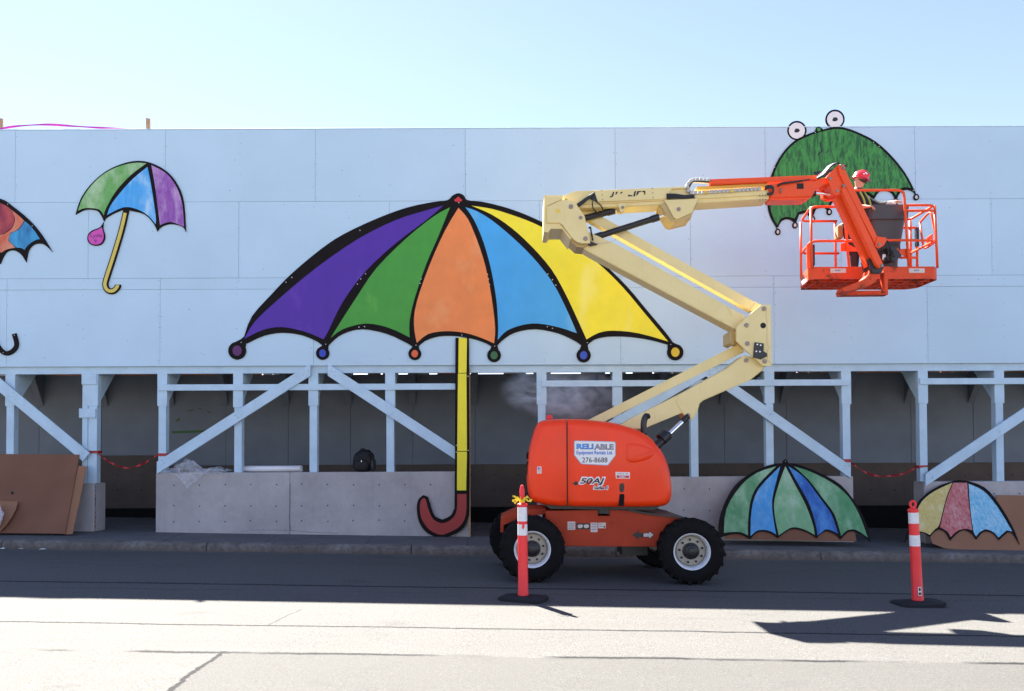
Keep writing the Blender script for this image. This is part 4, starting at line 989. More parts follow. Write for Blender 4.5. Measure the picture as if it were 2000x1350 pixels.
# partly peeled lettering on the boom
def peel(parts):
    for q in parts:
        plate('peeled_lettering', [(1040+a/6.75, 330+b/6.75) for a, b in q], 12.0225, .003, m_blackp, SH)
peel([[(1060, 305), (1080, 303), (1065, 358), (1050, 372), (1018, 376), (1022, 360), (1042, 356)], [(1100, 303), (1128, 301), (1120, 318), (1106, 338), (1092, 340)],
      [(1160, 310), (1186, 300), (1186, 318), (1168, 326), (1155, 324)], [(1262, 340), (1280, 338), (1282, 346), (1318, 344), (1314, 360), (1260, 364)],
      [(1345, 295), (1368, 293), (1350, 362), (1326, 363)], [(1380, 293), (1436, 290), (1432, 304), (1402, 308), (1396, 330), (1376, 350), (1366, 352)], [(1448, 290), (1482, 288), (1490, 300), (1486, 338), (1470, 340), (1472, 308), (1445, 306)]])
BRK = plate('cylinder_bracket', [(1298, 391), (1364, 388), (1351, 416), (1322, 428), (1316, 424)], 11.985, .03, m_cream, LIFT, .004)
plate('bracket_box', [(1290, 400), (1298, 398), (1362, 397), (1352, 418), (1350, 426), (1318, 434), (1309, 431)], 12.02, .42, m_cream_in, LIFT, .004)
bolt(1325.5, 409, 11.985, .03, BRK)
plate('cylinder_lug', [(1206, 397), (1225, 396.5), (1219, 411), (1215, 415), (1211, 411)], 12.03, .03, m_cream, LIFT, .003); bolt(1216, 405.5, 12.03, .022)
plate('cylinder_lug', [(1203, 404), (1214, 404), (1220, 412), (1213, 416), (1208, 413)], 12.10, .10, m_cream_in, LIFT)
# cylinders
def hyd(p0, p1, p2, r, rr, par, lbl=None):
    a, b, c = P(*p0), P(*p1), P(*p2); c_ = cyl('cylinder', a, b, r, m_blk, par)
    d = (b-a).normalized(); bm = bmesh.new(); b_tube(bm, [b-d*.10, b+d*.02], r*1.18, 14); smooth_by_angle(bm_done('cylinder_gland', bm, m_blk, par), 40)
    cyl('piston_rod', b, c, rr, m_chrome, par)
hyd((1140, 427, 12.2), (1198, 412, 12.2), (1215, 407, 12.2), .050, .022, LIFT)
hyd((1154, 466.5, 12.12), (1284, 425, 12.12), (1326, 411, 12.12), .050, .024, LIFT)
cyl('cylinder_sleeve', P(1154, 466.5, 12.12), P(1176, 459.5, 12.12), .058, m_blk, LIFT)
pxtube('hose', [(1150, 446, 12.05), (1153, 444, 12.03), (1154.5, 452, 12.03), (1158, 470, 12.03)], .013, m_blk, LIFT, 6, 3)
plate('valve_block', [(1145, 473), (1150, 470), (1160, 474), (1167, 477), (1153, 480.5)], 12.0, .1, m_blk, LIFT)
pxtube('grease_line', [(1165, 476, 12.02), (1200, 470, 11.99), (1225, 452, 12.0)], .004, m_wpaper, LIFT, 5, 3)
for o_ in (0, 3, 6):
    pxtube('hose', [(1127, 400+o_, 12.02), (1137, 393+o_*.8, 12.0), (1150, 384+o_*.6, 12.0), (1161, 377+o_, 12.03)], .016, m_blk, LIFT, 6, 3)
plate('hose_guard', [(1152, 386), (1162, 378), (1167, 393), (1156, 390)], 12.018, .03, m_blk, LIFT)
pxtube('hose', [(1157, 393, 12.0), (1158, 406, 11.98), (1166, 415, 12.05), (1172, 417, 12.14)], .010, m_blk, LIFT, 6, 3)
pxtube('hose', [(1163, 393, 12.0), (1174, 402, 11.98), (1177, 410, 12.05), (1177, 414, 12.14)], .010, m_blk, LIFT, 6, 3)
for k in range(3): pxtube('hose', [(1302, 380+k*3.2, 12.02), (1320, 380.5+k*2.6, 11.99), (1338, 383+k*1.6, 11.99), (1356, 382+k*1.2, 12.0)], .017, m_blk, LIFT, 6, 3)
# lower lift cylinder by the hood
cyl('piston_rod', P(1341, 816, 12.0), P(1308, 847, 11.9), .040, m_chrome, LIFT)
cyl('rod_end', P(1344, 813, 12.0), P(1332, 824, 11.97), .045, m_blk, LIFT)
cyl('cylinder', P(1306, 849, 11.9), P(1280, 873, 11.85), .065, m_blk, LIFT)
cyl('cylinder_gland', P(1302, 849, 11.90), P(1291, 859, 11.87), .098, m_blk, LIFT, 18)
# cable carrier: separate links along the loop
path = smooth_line([P(*q) for q in [(1388, 351.5, 12.1), (1362, 350, 12.06), (1351, 352, 12.04), (1344, 359, 12.02), (1342.5, 367, 12.01), (1348, 374.5, 12.0), (1358, 376, 11.995), (1400, 373.5, 11.99), (1450, 370.5, 11.99), (1488, 368, 11.99)]], 8)
tot = sum((b-a).length for a, b in zip(path[:-1], path[1:])); N = 27; acc = 0; k = 0
CC = None
lm = None
for a, b in zip(path[:-1], path[1:]):
    l = (b-a).length
    while acc+l >= (k+.5)*tot/N and k < N:
        p = a.lerp(b, ((k+.5)*tot/N-acc)/l); d = (b-a); ang = math.atan2(d.z, d.x)
        if lm is None:
            bm = bmesh.new(); b_box(bm, -.026, .026, 0, .11, -.026, .026, .006); lm = bpy.data.meshes.new('carrier_link'); bm.to_mesh(lm); bm.free(); lm.materials.append(m_carrier)
        o = bpy.data.objects.new('carrier_link', lm); COL.objects.link(o); o.parent = LIFT; o.location = p-ORG['boom_lift']; o.rotation_euler = (0, -ang, 0); k += 1
    acc += l
for u, v in ((1375, 375), (1426, 372.5)): plate('carrier_clip', [(u, v-2), (u+8, v-2.5), (u+8, v+3), (u, v+3.5)], 11.982, .01, paint('yellow_clip', (.65, .45, .08), .5), LIFT)
tube('cable_loop', smooth_line([P(*q) for q in [(1346, 366, 12.05), (1352, 356, 12.06), (1362, 354.5, 12.07), (1385, 356, 12.1)]], 3), .014, m_blk, LIFT, 6)
# fly boom (orange)
plate('carrier_tube', [(1388, 350), (1598, 342), (1598.5, 351), (1388, 360)], 12.08, .13, m_oboom, LIFT, .006)
plate('inner_rail', [(1362, 364.5), (1500, 358.5), (1500, 364), (1358, 371)], 12.14, .16, paint('yellow_inner_boom', (.75, .42, .05), .45), LIFT)
plate('fly_boom', [(1500, 360), (1508, 358), (1536, 356.5), (1590, 353), (1604, 348), (1616, 347), (1619, 362), (1611, 361), (1594, 370), (1586, 383.5), (1508, 386), (1502, 382)], 12.05, .30, m_oboom, LIFT, .010)
plate('fly_boom_nose', [(1502, 385), (1584, 382.5), (1576, 390.5), (1505, 391.5)], 12.08, .24, m_oboom, LIFT, .006)
plate('window_cutout', [(1556.5, 358.5), (1569.5, 358), (1569.5, 369), (1556.5, 369)], 12.046, .004, m_hole, LIFT)
for k in range(5): pxtube('hose', [(1494, 365+k*1.5, 12.0), (1504, 362+k*1.2, 11.97), (1511, 367+k*1.5, 11.98), (1507, 376+k, 12.0), (1498, 378+k*.5, 12.02)], .011, m_blk, LIFT, 6, 3)
for k in range(2): pxtube('hose', [(1519, 362+k*2.5, 12.03), (1528, 357+k*2, 12.01), (1550, 355+k, 12.02), (1582, 351, 12.05)], .012, m_blk, LIFT, 6, 3)
pxtube('valve_tap', [(1525, 368, 12.02), (1525, 372, 12.02), (1526, 377, 12.02)], .013, m_bolt, LIFT, 6, 0)
cyl('piston_rod', P(1586, 377, 12.15), P(1624, 379.5, 12.15), .026, m_chrome, LIFT); cyl('cylinder_gland', P(1584, 379, 12.15), P(1592, 378, 12.15), .05, m_blk, LIFT)
plate('elbow_far_plate', [(1604, 352), (1618, 348), (1636, 372), (1642, 383), (1629, 389), (1617, 391), (1608, 385)], 12.28, .10, m_oboom, LIFT, .004)
for k in range(4): pxtube('hose', [(1596, 349-k*1.2, 12.0+k*.03), (1608, 342-k*1.8, 11.98+k*.03), (1620, 328-k*1.5, 11.97+k*.03), (1630, 320.5-k*.4, 11.97+k*.03), (1640, 319.5+k*.3, 12.0+k*.03)], .014, m_blk if k != 1 else m_white, LIFT, 6, 3)
# jib
YJ = 11.98
plate('elbow_plate', [(1615, 346), (1619, 340), (1636, 323), (1642, 320), (1648, 321), (1652, 327), (1648, 350), (1644, 372), (1640, 378), (1632, 382), (1626, 376)], YJ, .03, m_oboom, LIFT, .004)
plate('elbow_gusset', [(1616, 346), (1634, 326), (1641, 322), (1644, 332), (1640, 374), (1632, 380), (1627, 374)], YJ+.03, .28, m_oboom, LIFT, .004)
plate('jib_link', [(1637, 325), (1643, 320), (1649, 322.5), (1651, 332), (1713.5, 462), (1731, 464), (1732, 470), (1726, 480), (1717, 485), (1711, 480), (1706, 470), (1640, 340)], YJ-.04, .035, m_oboom, LIFT, .004)
plate('jib_link', [(1641, 330), (1650, 330), (1712, 463), (1704, 470)], YJ+.16, .05, m_orail, LIFT)
plate('jib_boom', [(1643.5, 371), (1646, 365), (1652, 362), (1655, 367), (1725, 515), (1723, 521), (1717, 523), (1711, 516)], YJ-.03, .10, m_oboom, LIFT, .006)
plate('jib_boom', [(1632, 386), (1643, 380), (1649, 388), (1704, 497), (1703, 526), (1694, 520), (1686, 495), (1660, 443)], YJ+.12, .14, m_oboom, LIFT, .006)
plate('jib_bracket', [(1713, 463), (1733, 467), (1727, 479), (1717, 485), (1710, 481)], YJ-.06, .02, m_oboom, LIFT, .003)
for u, v, y in ((1643, 323.5, YJ-.04), (1621, 349.5, YJ), (1635, 373.5, YJ), (1648, 363.5, YJ-.03), (1717, 478, YJ-.06), (1722, 519, YJ-.03), (1648, 329, YJ-.04)): bolt(u, v, y, .024)
hyd((1645, 386, 12.16), (1690, 478, 12.16), (1706, 512, 12.16), .045, .02, LIFT)
plate('rotator_block', [(1697, 505), (1716, 500), (1727, 520), (1722, 534), (1703, 534)], 12.02, .28, m_blk, LIFT, .01)
plate('rotator_arm', smooth_poly([(1700, 522), (1717, 529), (1714, 546), (1702, 556), (1680, 563), (1652, 570), (1645, 567), (1646, 562), (1680, 549), (1692, 541), (1698, 532)], 1), 12.06, .22, m_ofloor, LIFT, .01)
plate('rotator_post', [(1726, 528), (1735.5, 528), (1734.5, 567), (1732, 571), (1728, 570)], 12.10, .12, m_ofloor, LIFT, .005)
plate('lower_beam', [(1640, 568.5), (1735, 567), (1735, 575.5), (1642, 576.5)], 12.40, .16, m_ofloor, LIFT, .006)

# platform
YF1, YB1 = 12.45, 13.27
PF = bpy.data.objects.new('platform', None); COL.objects.link(PF); PF.parent = LIFT; ORG[PF.name] = ORG['boom_lift']
xl, xr2 = P(1584, 530, YF1).x, P(1836, 530, YF1).x; xlb = P(1563, 545, YB1-.12).x; xrb = P(1800, 545, YB1).x+.1
zt_, zb_ = P(1700, 521, YF1).z, P(1700, 545, YF1).z
foot = [(xl+.05, YF1), (xr2-.10, YF1), (xr2, YF1+.10), (xr2, YB1-.12), (xr2-.14, YB1), (xl+.14, YB1), (xl+.10, YB1-.12), (xl-.02, YF1+.08)]
bm = bmesh.new(); nF = len(foot)
a0 = [bm.verts.new((x, y, zb_)) for x, y in foot]; a1 = [bm.verts.new((x, y, zt_)) for x, y in foot]
cxm, cym = (xl+xr2)/2, (YF1+YB1)/2
ins = [(x+(.025 if x < cxm else -.025), y+(.025 if y < cym else -.025)) for x, y in foot]
b1 = [bm.verts.new((x, y, zt_)) for x, y in ins]; b0 = [bm.verts.new((x, y, zb_)) for x, y in ins]
for i in range(nF):
    j = (i+1) % nF
    for q in ((a0[i], a0[j], a1[j], a1[i]), (a1[i], a1[j], b1[j], b1[i]), (b1[i], b1[j], b0[j], b0[i]), (b0[i], b0[j], a0[j], a0[i])): bm.faces.new(q)
bm_done('toe_board', bm, m_ofloor, PF)
fz = zb_+.05
bm = bmesh.new(); b_prism(bm, [Vector((x, y, fz)) for x, y in ins], Vector((0, 0, -.012))); bm_done('platform_floor', bm, m_ofloor, PF)
for k in range(8):
    x = xl+.06+(xr2-xl-.12)*(k+.5)/8; box('floor_rib', x-.018, x+.018, YF1+.03, YB1-.03, zb_+.002, fz-.013, m_ofloor, PF)
for k in range(3):
    y = YF1+.2+k*.2; box('floor_rib', xl+.06, xr2-.06, y-.016, y+.016, zb_-.004, fz-.014, m_ofloor, PF)
RR = .021
def prail(pts, name='guard_rail', r=RR, m=None, sm=0): return pxtube(name, pts, r, m or m_orail, PF, 8, sm)
zz = lambda v: v
def rnd(pts, k=.18):
    """round the corners of a world polyline"""
    out = [pts[0]]
    for a, b, c in zip(pts[:-2], pts[1:-1], pts[2:]):
        ka = min(k, .45*(a-b).length); kc = min(k, .45*(c-b).length)
        p, q = b+(a-b).normalized()*ka, b+(c-b).normalized()*kc
        out += [p, p.lerp(b, .55).lerp(q.lerp(b, .55), .2), (p+q)*.25+b*.5, q.lerp(b, .55).lerp(p.lerp(b, .55), .2), q]
    out.append(pts[-1]); return out
def wrail(pts, name='guard_rail', r=RR, k=.10, m=None):
    return tube(name, rnd([Vector(p) for p in pts], k), r, m or m_orail, PF, 8)
ZT, ZM = P(1700, 403, YF1).z, P(1700, 470, YF1).z; ZH = P(1700, 371, YF1).z
X1 = P(1650, 450, YF1).x; X2 = P(1768, 450, YF1).x; XLr = xl+.02; XRr = xr2-.06; YF2, YB2 = YF1+.02, YB1-.03
wrail([(X1, YF2, ZT), (XLr, YF2, ZT), (XLr+.13, YB2, ZT-.0), (XLr+.75, YB2, ZT)], k=.14)
wrail([(X1, YF2, ZM), (XLr, YF2, ZM), (XLr+.13, YB2, ZM), (XLr+.78, YB2, ZM)], k=.14)
wrail([(X1-.01, YF2, ZM), (X2, YF2, ZM+.01), (XRr, YF2, ZM), (XRr, YB2, ZM)], k=.12)
wrail([(X2, YF2, ZT+.02), (XRr, YF2, ZT+.02), (XRr, YB2, ZT+.02), (XRr-.35, YB2, ZT+.02)], k=.12)
wrail([(X2, YF2, ZT-.07), (XRr, YF2, ZT-.07)], k=.1)
wrail([(X1+.07, YF2, zt_-.02), (X1+.0, YF2, ZT), (X1+.03, YF2, ZH), (X2, YF2, ZH), (X2+.01, YF2, ZT), (X2+.06, YF2, zt_-.02)], k=.12, r=.021)
for x in (XLr,): wrail([(x, YF2, zt_-.02), (x, YF2, ZT-.02)], 'rail_post')
wrail([(XRr+.03, YF2, zt_-.02), (XRr+.0, YF2, ZT+.01)], 'rail_post')
wrail([(XLr+.12, YB2, zt_-.02), (XLr+.12, YB2, ZT-.02)], 'rail_post'); wrail([(XRr, YB2, zt_-.02), (XRr, YB2, ZT)], 'rail_post')
wrail([(XLr+.72, YB2, zt_-.02), (XLr+.72, YB2, ZT)], 'rail_post')
gx = P(1791, 480, YB2).x
wrail([(gx, YB2, zt_-.02), (gx, YB2, ZT-.12), (gx-.35, YB2, ZT-.12)], 'rail_post', k=.05); wrail([(gx, YB2, ZM-.08), (gx-.3, YB2, ZM-.08)])
g0 = P(1797, 440, YB2-.05).x; g1 = P(1822, 440, YF2+.30).x
gate = [(g0, YB2-.05, P(1797, 435, 13.2).z), (g1, YF2+.35, P(1818, 412, 12.85).z), (g1+.06, YF2+.30, P(1826, 472, 12.8).z), (g0+.03, YB2-.1, P(1797, 490, 13.2).z), (g0, YB2-.05, P(1797, 435, 13.2).z)]
wrail(gate, 'gate', k=.12, r=.018)
plate('gate_latch', [(1811, 464), (1822, 456), (1823, 474), (1812, 480)], 12.7, .04, m_orail, PF, .004)
box('gate_spring', gx-.022, gx+.022, YB2-.03, YB2+.03, P(1791, 482, YB2).z, P(1791, 445, YB2).z, m_blk, PF)
plate('manual_box', [(1576, 478), (1585, 475), (1585, 527), (1577, 527)], 12.62, .03, m_orail, PF, .004)
plate('manual_pad', [(1586, 477), (1591.5, 478), (1592, 517), (1586, 527), (1577, 527), (1577, 512), (1586, 508)], 12.65, .05, m_blk, PF, .004)
plate('rail_gusset', [(1642, 476), (1651, 474), (1676, 487), (1676, 491), (1642, 491)], 12.50, .012, m_orail, PF, .002)
plate('rail_gusset', [(1748, 486), (1777, 486), (1778, 504), (1771, 505), (1766, 500), (1759, 497)], 12.50, .012, m_orail, PF, .002)
for u in (1622, 1775.5): 
    pk = plate('capacity_plate', [(u, 524.5), (u+30.5, 524.5), (u+30.5, 533), (u, 533)], YF1-.004, .004, m_wpaper, PF)
    plate('plate_print', [(u+9, 527), (u+20, 526.5), (u+20, 529.5), (u+9, 530)], YF1-.005, .001, m_greyp, PF)
plate('corner_sign', [(1565, 550), (1583, 534), (1584, 541), (1566, 558)], lambda u, v: YF1+.10+.30*(1584-u)/20-.04, .004, m_white, PF)
text_in('lettering', '276-8688', 1566, 538, 1583, 546, 0, m_blackp, PF, .03, Yf=lambda u, v: YF1+.10+.30*(1584-u)/20-.043)
for o in list(PF.children):
    if o.name.startswith('lettering'):
        for v in o.data.vertices: pass
# motor, cables and wiring under the console
plate('control_console', smooth_poly([(1722, 488), (1738, 480), (1752, 486), (1762, 500), (1752, 507), (1742, 510), (1724, 508)], 1), 12.40, .16, m_blk, PF, .01)
for k in range(9):
    rr = random.Random(k)
    pxtube('cable', [(1716+rr.uniform(-4, 8), 486+rr.uniform(-4, 8), 12.36), (1726+rr.uniform(-4, 8), 480+rr.uniform(-12, 6), 12.33), (1740+rr.uniform(-5, 8), 488+rr.uniform(-10, 12), 12.34), (1733+rr.uniform(-8, 14), 505+rr.uniform(-8, 12), 12.38)], .010, m_blk, PF, 6, 4)
plate('switch_plate', [(1724, 497), (1730, 497), (1730, 508), (1724, 508)], 12.38, .01, m_white, PF)
pxtube('cable', [(1742, 486, 12.42), (1750, 478, 12.4), (1757, 482, 12.4), (1756, 490, 12.42), (1748, 494, 12.42)], .008, m_blk, PF, 6, 4)

# ------------------------------------------------------------------ bin and worker in the platform
def rrect(cx, cy, hx, hy, r, n=4):
    out = []
    for sx, sy, a0 in ((1, 1, 0), (-1, 1, PI/2), (-1, -1, PI), (1, -1, 1.5*PI)):
        for k in range(n+1):
            a = a0+PI/2*k/n; out.append((cx+sx*(hx-r)+r*math.cos(a), cy+sy*(hy-r)+r*math.sin(a)))
    return out
FLZ = fz
BY = 12.82
bx = P(1724, 450, BY).x; btop = P(1724, 400, BY-.25).z; hx_ = (P(1764, 400, BY).x-P(1686, 400, BY).x)/2
BIN = thing('bin', 'dark grey plastic bin with a broad rim standing in the platform before the worker', 'bin', (bx, BY, FLZ))
bm = bmesh.new(); H = btop-FLZ; lv = []
prof = [(0.0, .52), (.03, .55), (.52, .64), (.60, .66), (.70, .74), (.80, .86), (.805, .97), (.97, 1.0), (1.0, 1.02), (1.0, .95), (.9, .90), (.1, .5)]
for t, k in prof: lv.append([bm.verts.new((x, y, FLZ+H*t)) for x, y in rrect(bx, BY, hx_*k, .26*k, .07)])
n = len(lv[0])
for a, b in zip(lv[:-1], lv[1:]):
    for i in range(n): bm.faces.new((a[i], a[(i+1) % n], b[(i+1) % n], b[i]))
bm.faces.new(lv[0][::-1]); bm.faces.new(lv[-1]); smooth_by_angle(bm_done('bin_body', bm, m_grey_bin, BIN), 30)
bm = bmesh.new(); rr = random.Random(3)
for k in range(9):
    c = Vector((bx+hx_*.25+rr.uniform(-.12, .22), BY+rr.uniform(-.15, .1), btop+.03+rr.uniform(0, .02)))
    q = bmesh.ops.create_icosphere(bm, subdivisions=2, radius=1)
    for v in q['verts']:
        d = 1+.35*noise.noise(v.co*2+Vector((k*3, 0, 0))); v.co = c+Vector((v.co.x*.075*d, v.co.y*.06*d, v.co.z*.030*d))
m_rag = paint('crumpled_white_paper', (.72, .72, .70), .8, var=.12, scale=14)
pr = bm_done('crumpled_paper', bm, m_rag, None, True); recentre(pr, (bx+hx_*.25, BY, btop-.04)); tag(pr, 'crumpled white paper lying in the top of the grey bin', 'paper')

# worker
m_skin = paint('skin', (.55, .28, .19), .5, var=.08, scale=8)
m_jacket = paint('black_jacket', (.012, .012, .014), .8, var=.3, scale=9, bump=.4, bscale=25)
m_trous = paint('dark_work_trousers', (.018, .02, .026), .85, var=.3, scale=8, bump=.3, bscale=25)
m_hat = paint('red_hard_hat', (.70, .02, .025), .25, var=.04, spec=.5, coat=.5)
m_hiv = paint('yellow_green_strap', (.45, .55, .08), .6); m_silver = paint('silver_tape', (.65, .62, .45), .4)
PY = 13.02
hc = P(1679, 354, PY)                                       # head centre
px_ = P(1657, 455, PY).x
pel = Vector((px_+.03, PY+.03, FLZ+.98))
PER = thing('person', 'worker in red hard hat, dark sunglasses and black jacket bending over the grey bin', 'person', (px_, PY, FLZ))
Fd = Vector((.50, -.866, 0)); Sd = Vector((-.866, -.50, 0))   # facing, and the side towards the camera (their right)
neck = hc+Vector((-.02, .04, -.15)); chest = neck+Vector((-.07, .03, -.22)); chest = P(1675, 404, PY); belly = P(1667, 436, PY)
V = []; E = []; RAD = []
def nv(p, r): V.append(Vector(p)); RAD.append(r); return len(V)-1
def chain(st, pts):
    for p, r in pts:
        i = nv(p, r); E.append((st, i)); st = i
    return st
ip = nv(pel, .20)
ib = chain(ip, [(belly, .225)]); ic = chain(ib, [(chest, .25)]); inn = chain(ic, [(neck, .075), (neck+Vector((.02, -.01, .05)), .062)])
ih = chain(inn, [(hc+Vector((.0, 0, -.035)), .085), (hc+Vector((0, 0, .045)), .092), (hc+Vector((-.005, 0, .10)), .06)])
for s_, hand in ((1, None), (-1, None)):
    sh = chest+Sd*(s_*.25)+Vector((0, 0, .10)); 
    if s_ == 1: el = P(1638, 405, PY-.10); ha = P(1690, 404, BY-.20)
    else: el = P(1719, 403, PY-.04); ha = P(1742, 396, BY-.02)
    e1 = chain(ic, [(sh, .115), (sh.lerp(el, .5), .095), (el, .08), (el.lerp(ha, .55), .058), (ha, .034)])
    d = (ha-el).normalized(); up = Vector((0, 0, 1)); sd = d.cross(up).normalized(); up = sd.cross(d)
    pm = chain(e1, [(ha+d*.06, .036)])
    for k in range(4):
        o_ = sd*((k-1.5)*.021); ln = (.032, .037, .035, .027)[k]
        f0 = ha+d*.095+o_
        chain(pm, [(f0, .0100), (f0+d*ln-up*.008, .0092), (f0+d*ln*1.6-up*.03, .0084), (f0+d*ln*1.8-up*.055, .0075)])
    chain(pm, [(ha+d*.045+sd*.045*s_, .012), (ha+d*.085+sd*.062*s_-up*.01, .0105), (ha+d*.11+sd*.06*s_-up*.025, .009)])
for s_ in (1, -1):
    hip = pel+Sd*(s_*.11)+Fd*(.08 if s_ > 0 else 0)+Vector((0, 0, -.10)); kn_ = Vector((pel.x, pel.y, FLZ+.50))+Sd*(s_*.13)+Fd*(.16 if s_ > 0 else 0); an = Vector((pel.x, pel.y, FLZ+.10))+Sd*(s_*.14)+Fd*(.20 if s_ > 0 else -.04)
    chain(ip, [(hip, .125), (hip.lerp(kn_, .5), .105), (kn_, .082), (kn_.lerp(an, .4), .078), (an, .052), (an+Fd*.05+Vector((0, 0, -.04)), .05), (an+Fd*.17+Vector((0, 0, -.055)), .042)])
me = bpy.data.meshes.new('body'); me.from_pydata([tuple(v) for v in V], E, []); me.update()
tmp = bpy.data.objects.new('tmp_body', me); COL.objects.link(tmp)
md = tmp.modifiers.new('Skin', 'SKIN'); md.use_smooth_shade = True
sv = me.skin_vertices[0].data
for i, r in enumerate(RAD): sv[i].radius = (r, r); sv[i].use_root = (i == 0)
ss = tmp.modifiers.new('Sub', 'SUBSURF'); ss.levels = 2; ss.render_levels = 2
dg = bpy.context.evaluated_depsgraph_get(); me2 = bpy.data.meshes.new_from_object(tmp.evaluated_get(dg)); bpy.data.objects.remove(tmp)
# nose, chin and ears pulled out of the same surface
Hf = (Vector((.72, -.62, -.32))).normalized(); Hs = Hf.cross(Vector((0, 0, 1))).normalized(); Hu = Hs.cross(Hf)
for v in me2.vertices:
    q = v.co-hc
    if q.length < .2 and v.co.z > neck.z+.06:
        for c_, rad, push in ((Hf*.09-Hu*.02, .028, .028), (Hf*.075-Hu*.09, .04, .012), (Hs*.085-Hu*.02, .03, .014), (-Hs*.085-Hu*.02, .03, .014)):
            dd = (q-c_).length
            if dd < rad*1.6: v.co += q.normalized()*push*math.exp(-(dd/rad)**2*2)
me2.materials.clear(); me2.materials.append(m_jacket); me2.materials.append(m_skin); me2.materials.append(m_trous)
hands = [V[i] for i, r in enumerate(RAD) if abs(r-.036) < 1e-6]
for p in me2.polygons:
    c = p.center
    if c.z > neck.z+.03 and (c-hc).length < .30: p.material_index = 1
    elif any((c-h).length < .15 and (c-h).length < .13 for h in hands): p.material_index = 1
    elif c.z < pel.z-.02: p.material_index = 2
    p.use_smooth = True
finish('body', me2, None, PER)
# hard hat
hm = Matrix((Hs, Hf, Hu)).transposed()
bm = bmesh.new(); rings = []
for k in range(9):
    a = PI/2*k/8
    rings.append([(math.cos(t)*.118*math.cos(a)*(1), math.sin(t)*.138*math.cos(a), .125*math.sin(a)) for t in [2*PI*i/24 for i in range(24)]])
vs = []
brim = [(math.cos(t)*.128, math.sin(t)*(.150 if math.sin(t) < 0 else .150+.05*math.sin(t)**2), -.012-(.012*max(0, math.sin(t)))) for t in [2*PI*i/24 for i in range(24)]]
allr = [brim]+rings[:-1]
for r_ in allr: vs.append([bm.verts.new(hc+Hu*.048+hm @ Vector(p)) for p in r_])
topv = bm.verts.new(hc+Hu*(.048+.125))
for a, b in zip(vs[:-1], vs[1:]):
    for i in range(24): bm.faces.new((a[i], a[(i+1) % 24], b[(i+1) % 24], b[i]))
for i in range(24): bm.faces.new((vs[-1][i], vs[-1][(i+1) % 24], topv))
hat = bm_done('hard_hat', bm, m_hat, PER, True)
bm = bmesh.new(); b_tube(bm, [hc+Hu*.048+hm @ Vector((0, math.sin(a)*.14, math.cos(a)*.131)) for a in [R(x) for x in range(-70, 71, 14)]], .013, 8); bm_done('hat_ridge', bm, m_hat, hat)
for dx, sz in ((.045, .02), (.105, .014)):
    n_ = Vector((dx/.118, .6, .55)).normalized(); c = hc+Hu*.048+hm @ Vector((n_.x*.120, n_.y*.140, n_.z*.127))
    lathe('hat_sticker', [(0, .003), (sz, .002), (sz, -.004)], c, hm @ n_, m_white, hat, 12)
bm = bmesh.new()
for s_ in (-1, 1): b_tube(bm, [hc+Hf*.100+Hs*(.005*s_)-Hu*.006, hc+Hf*.100+Hs*(.036*s_)-Hu*.008, hc+Hf*.074+Hs*(.074*s_)-Hu*.004, hc-Hf*.0+Hs*(.094*s_)+Hu*.008], [.016, .019, .015, .005], 8)
bm_done('sunglasses', bm, m_blk, PER)
bm = bmesh.new()
for s_, off in ((1, .07), (-1, .07)):
    pts = [neck+Fd*.075+Sd*(off*s_)+Vector((0, 0, -.03)), chest+Fd*.175+Sd*(off*s_*1.1)+Vector((0, 0, .06)), chest+Fd*.185+Sd*(off*s_*1.0)+Vector((0, 0, -.10)), belly+Fd*.18+Sd*(off*s_*.9)]
    b_tube(bm, smooth_line(pts, 3), .016, 6)
bm_done('safety_strap', bm, m_hiv, PER)
bm = bmesh.new(); b_tube(bm, [pel+Vector((math.cos(a)*.175, math.sin(a)*.165, .02)) for a in [2*PI*i/16 for i in range(17)]], .022, 6); bm_done('tool_belt', bm, m_blk, PER)
box('tool_pouch', pel.x-.24, pel.x-.15, pel.y-.12, pel.y+.02, pel.z-.22, pel.z, paint('tan_tool_pouch', (.28, .17, .07), .8), PER, .015)

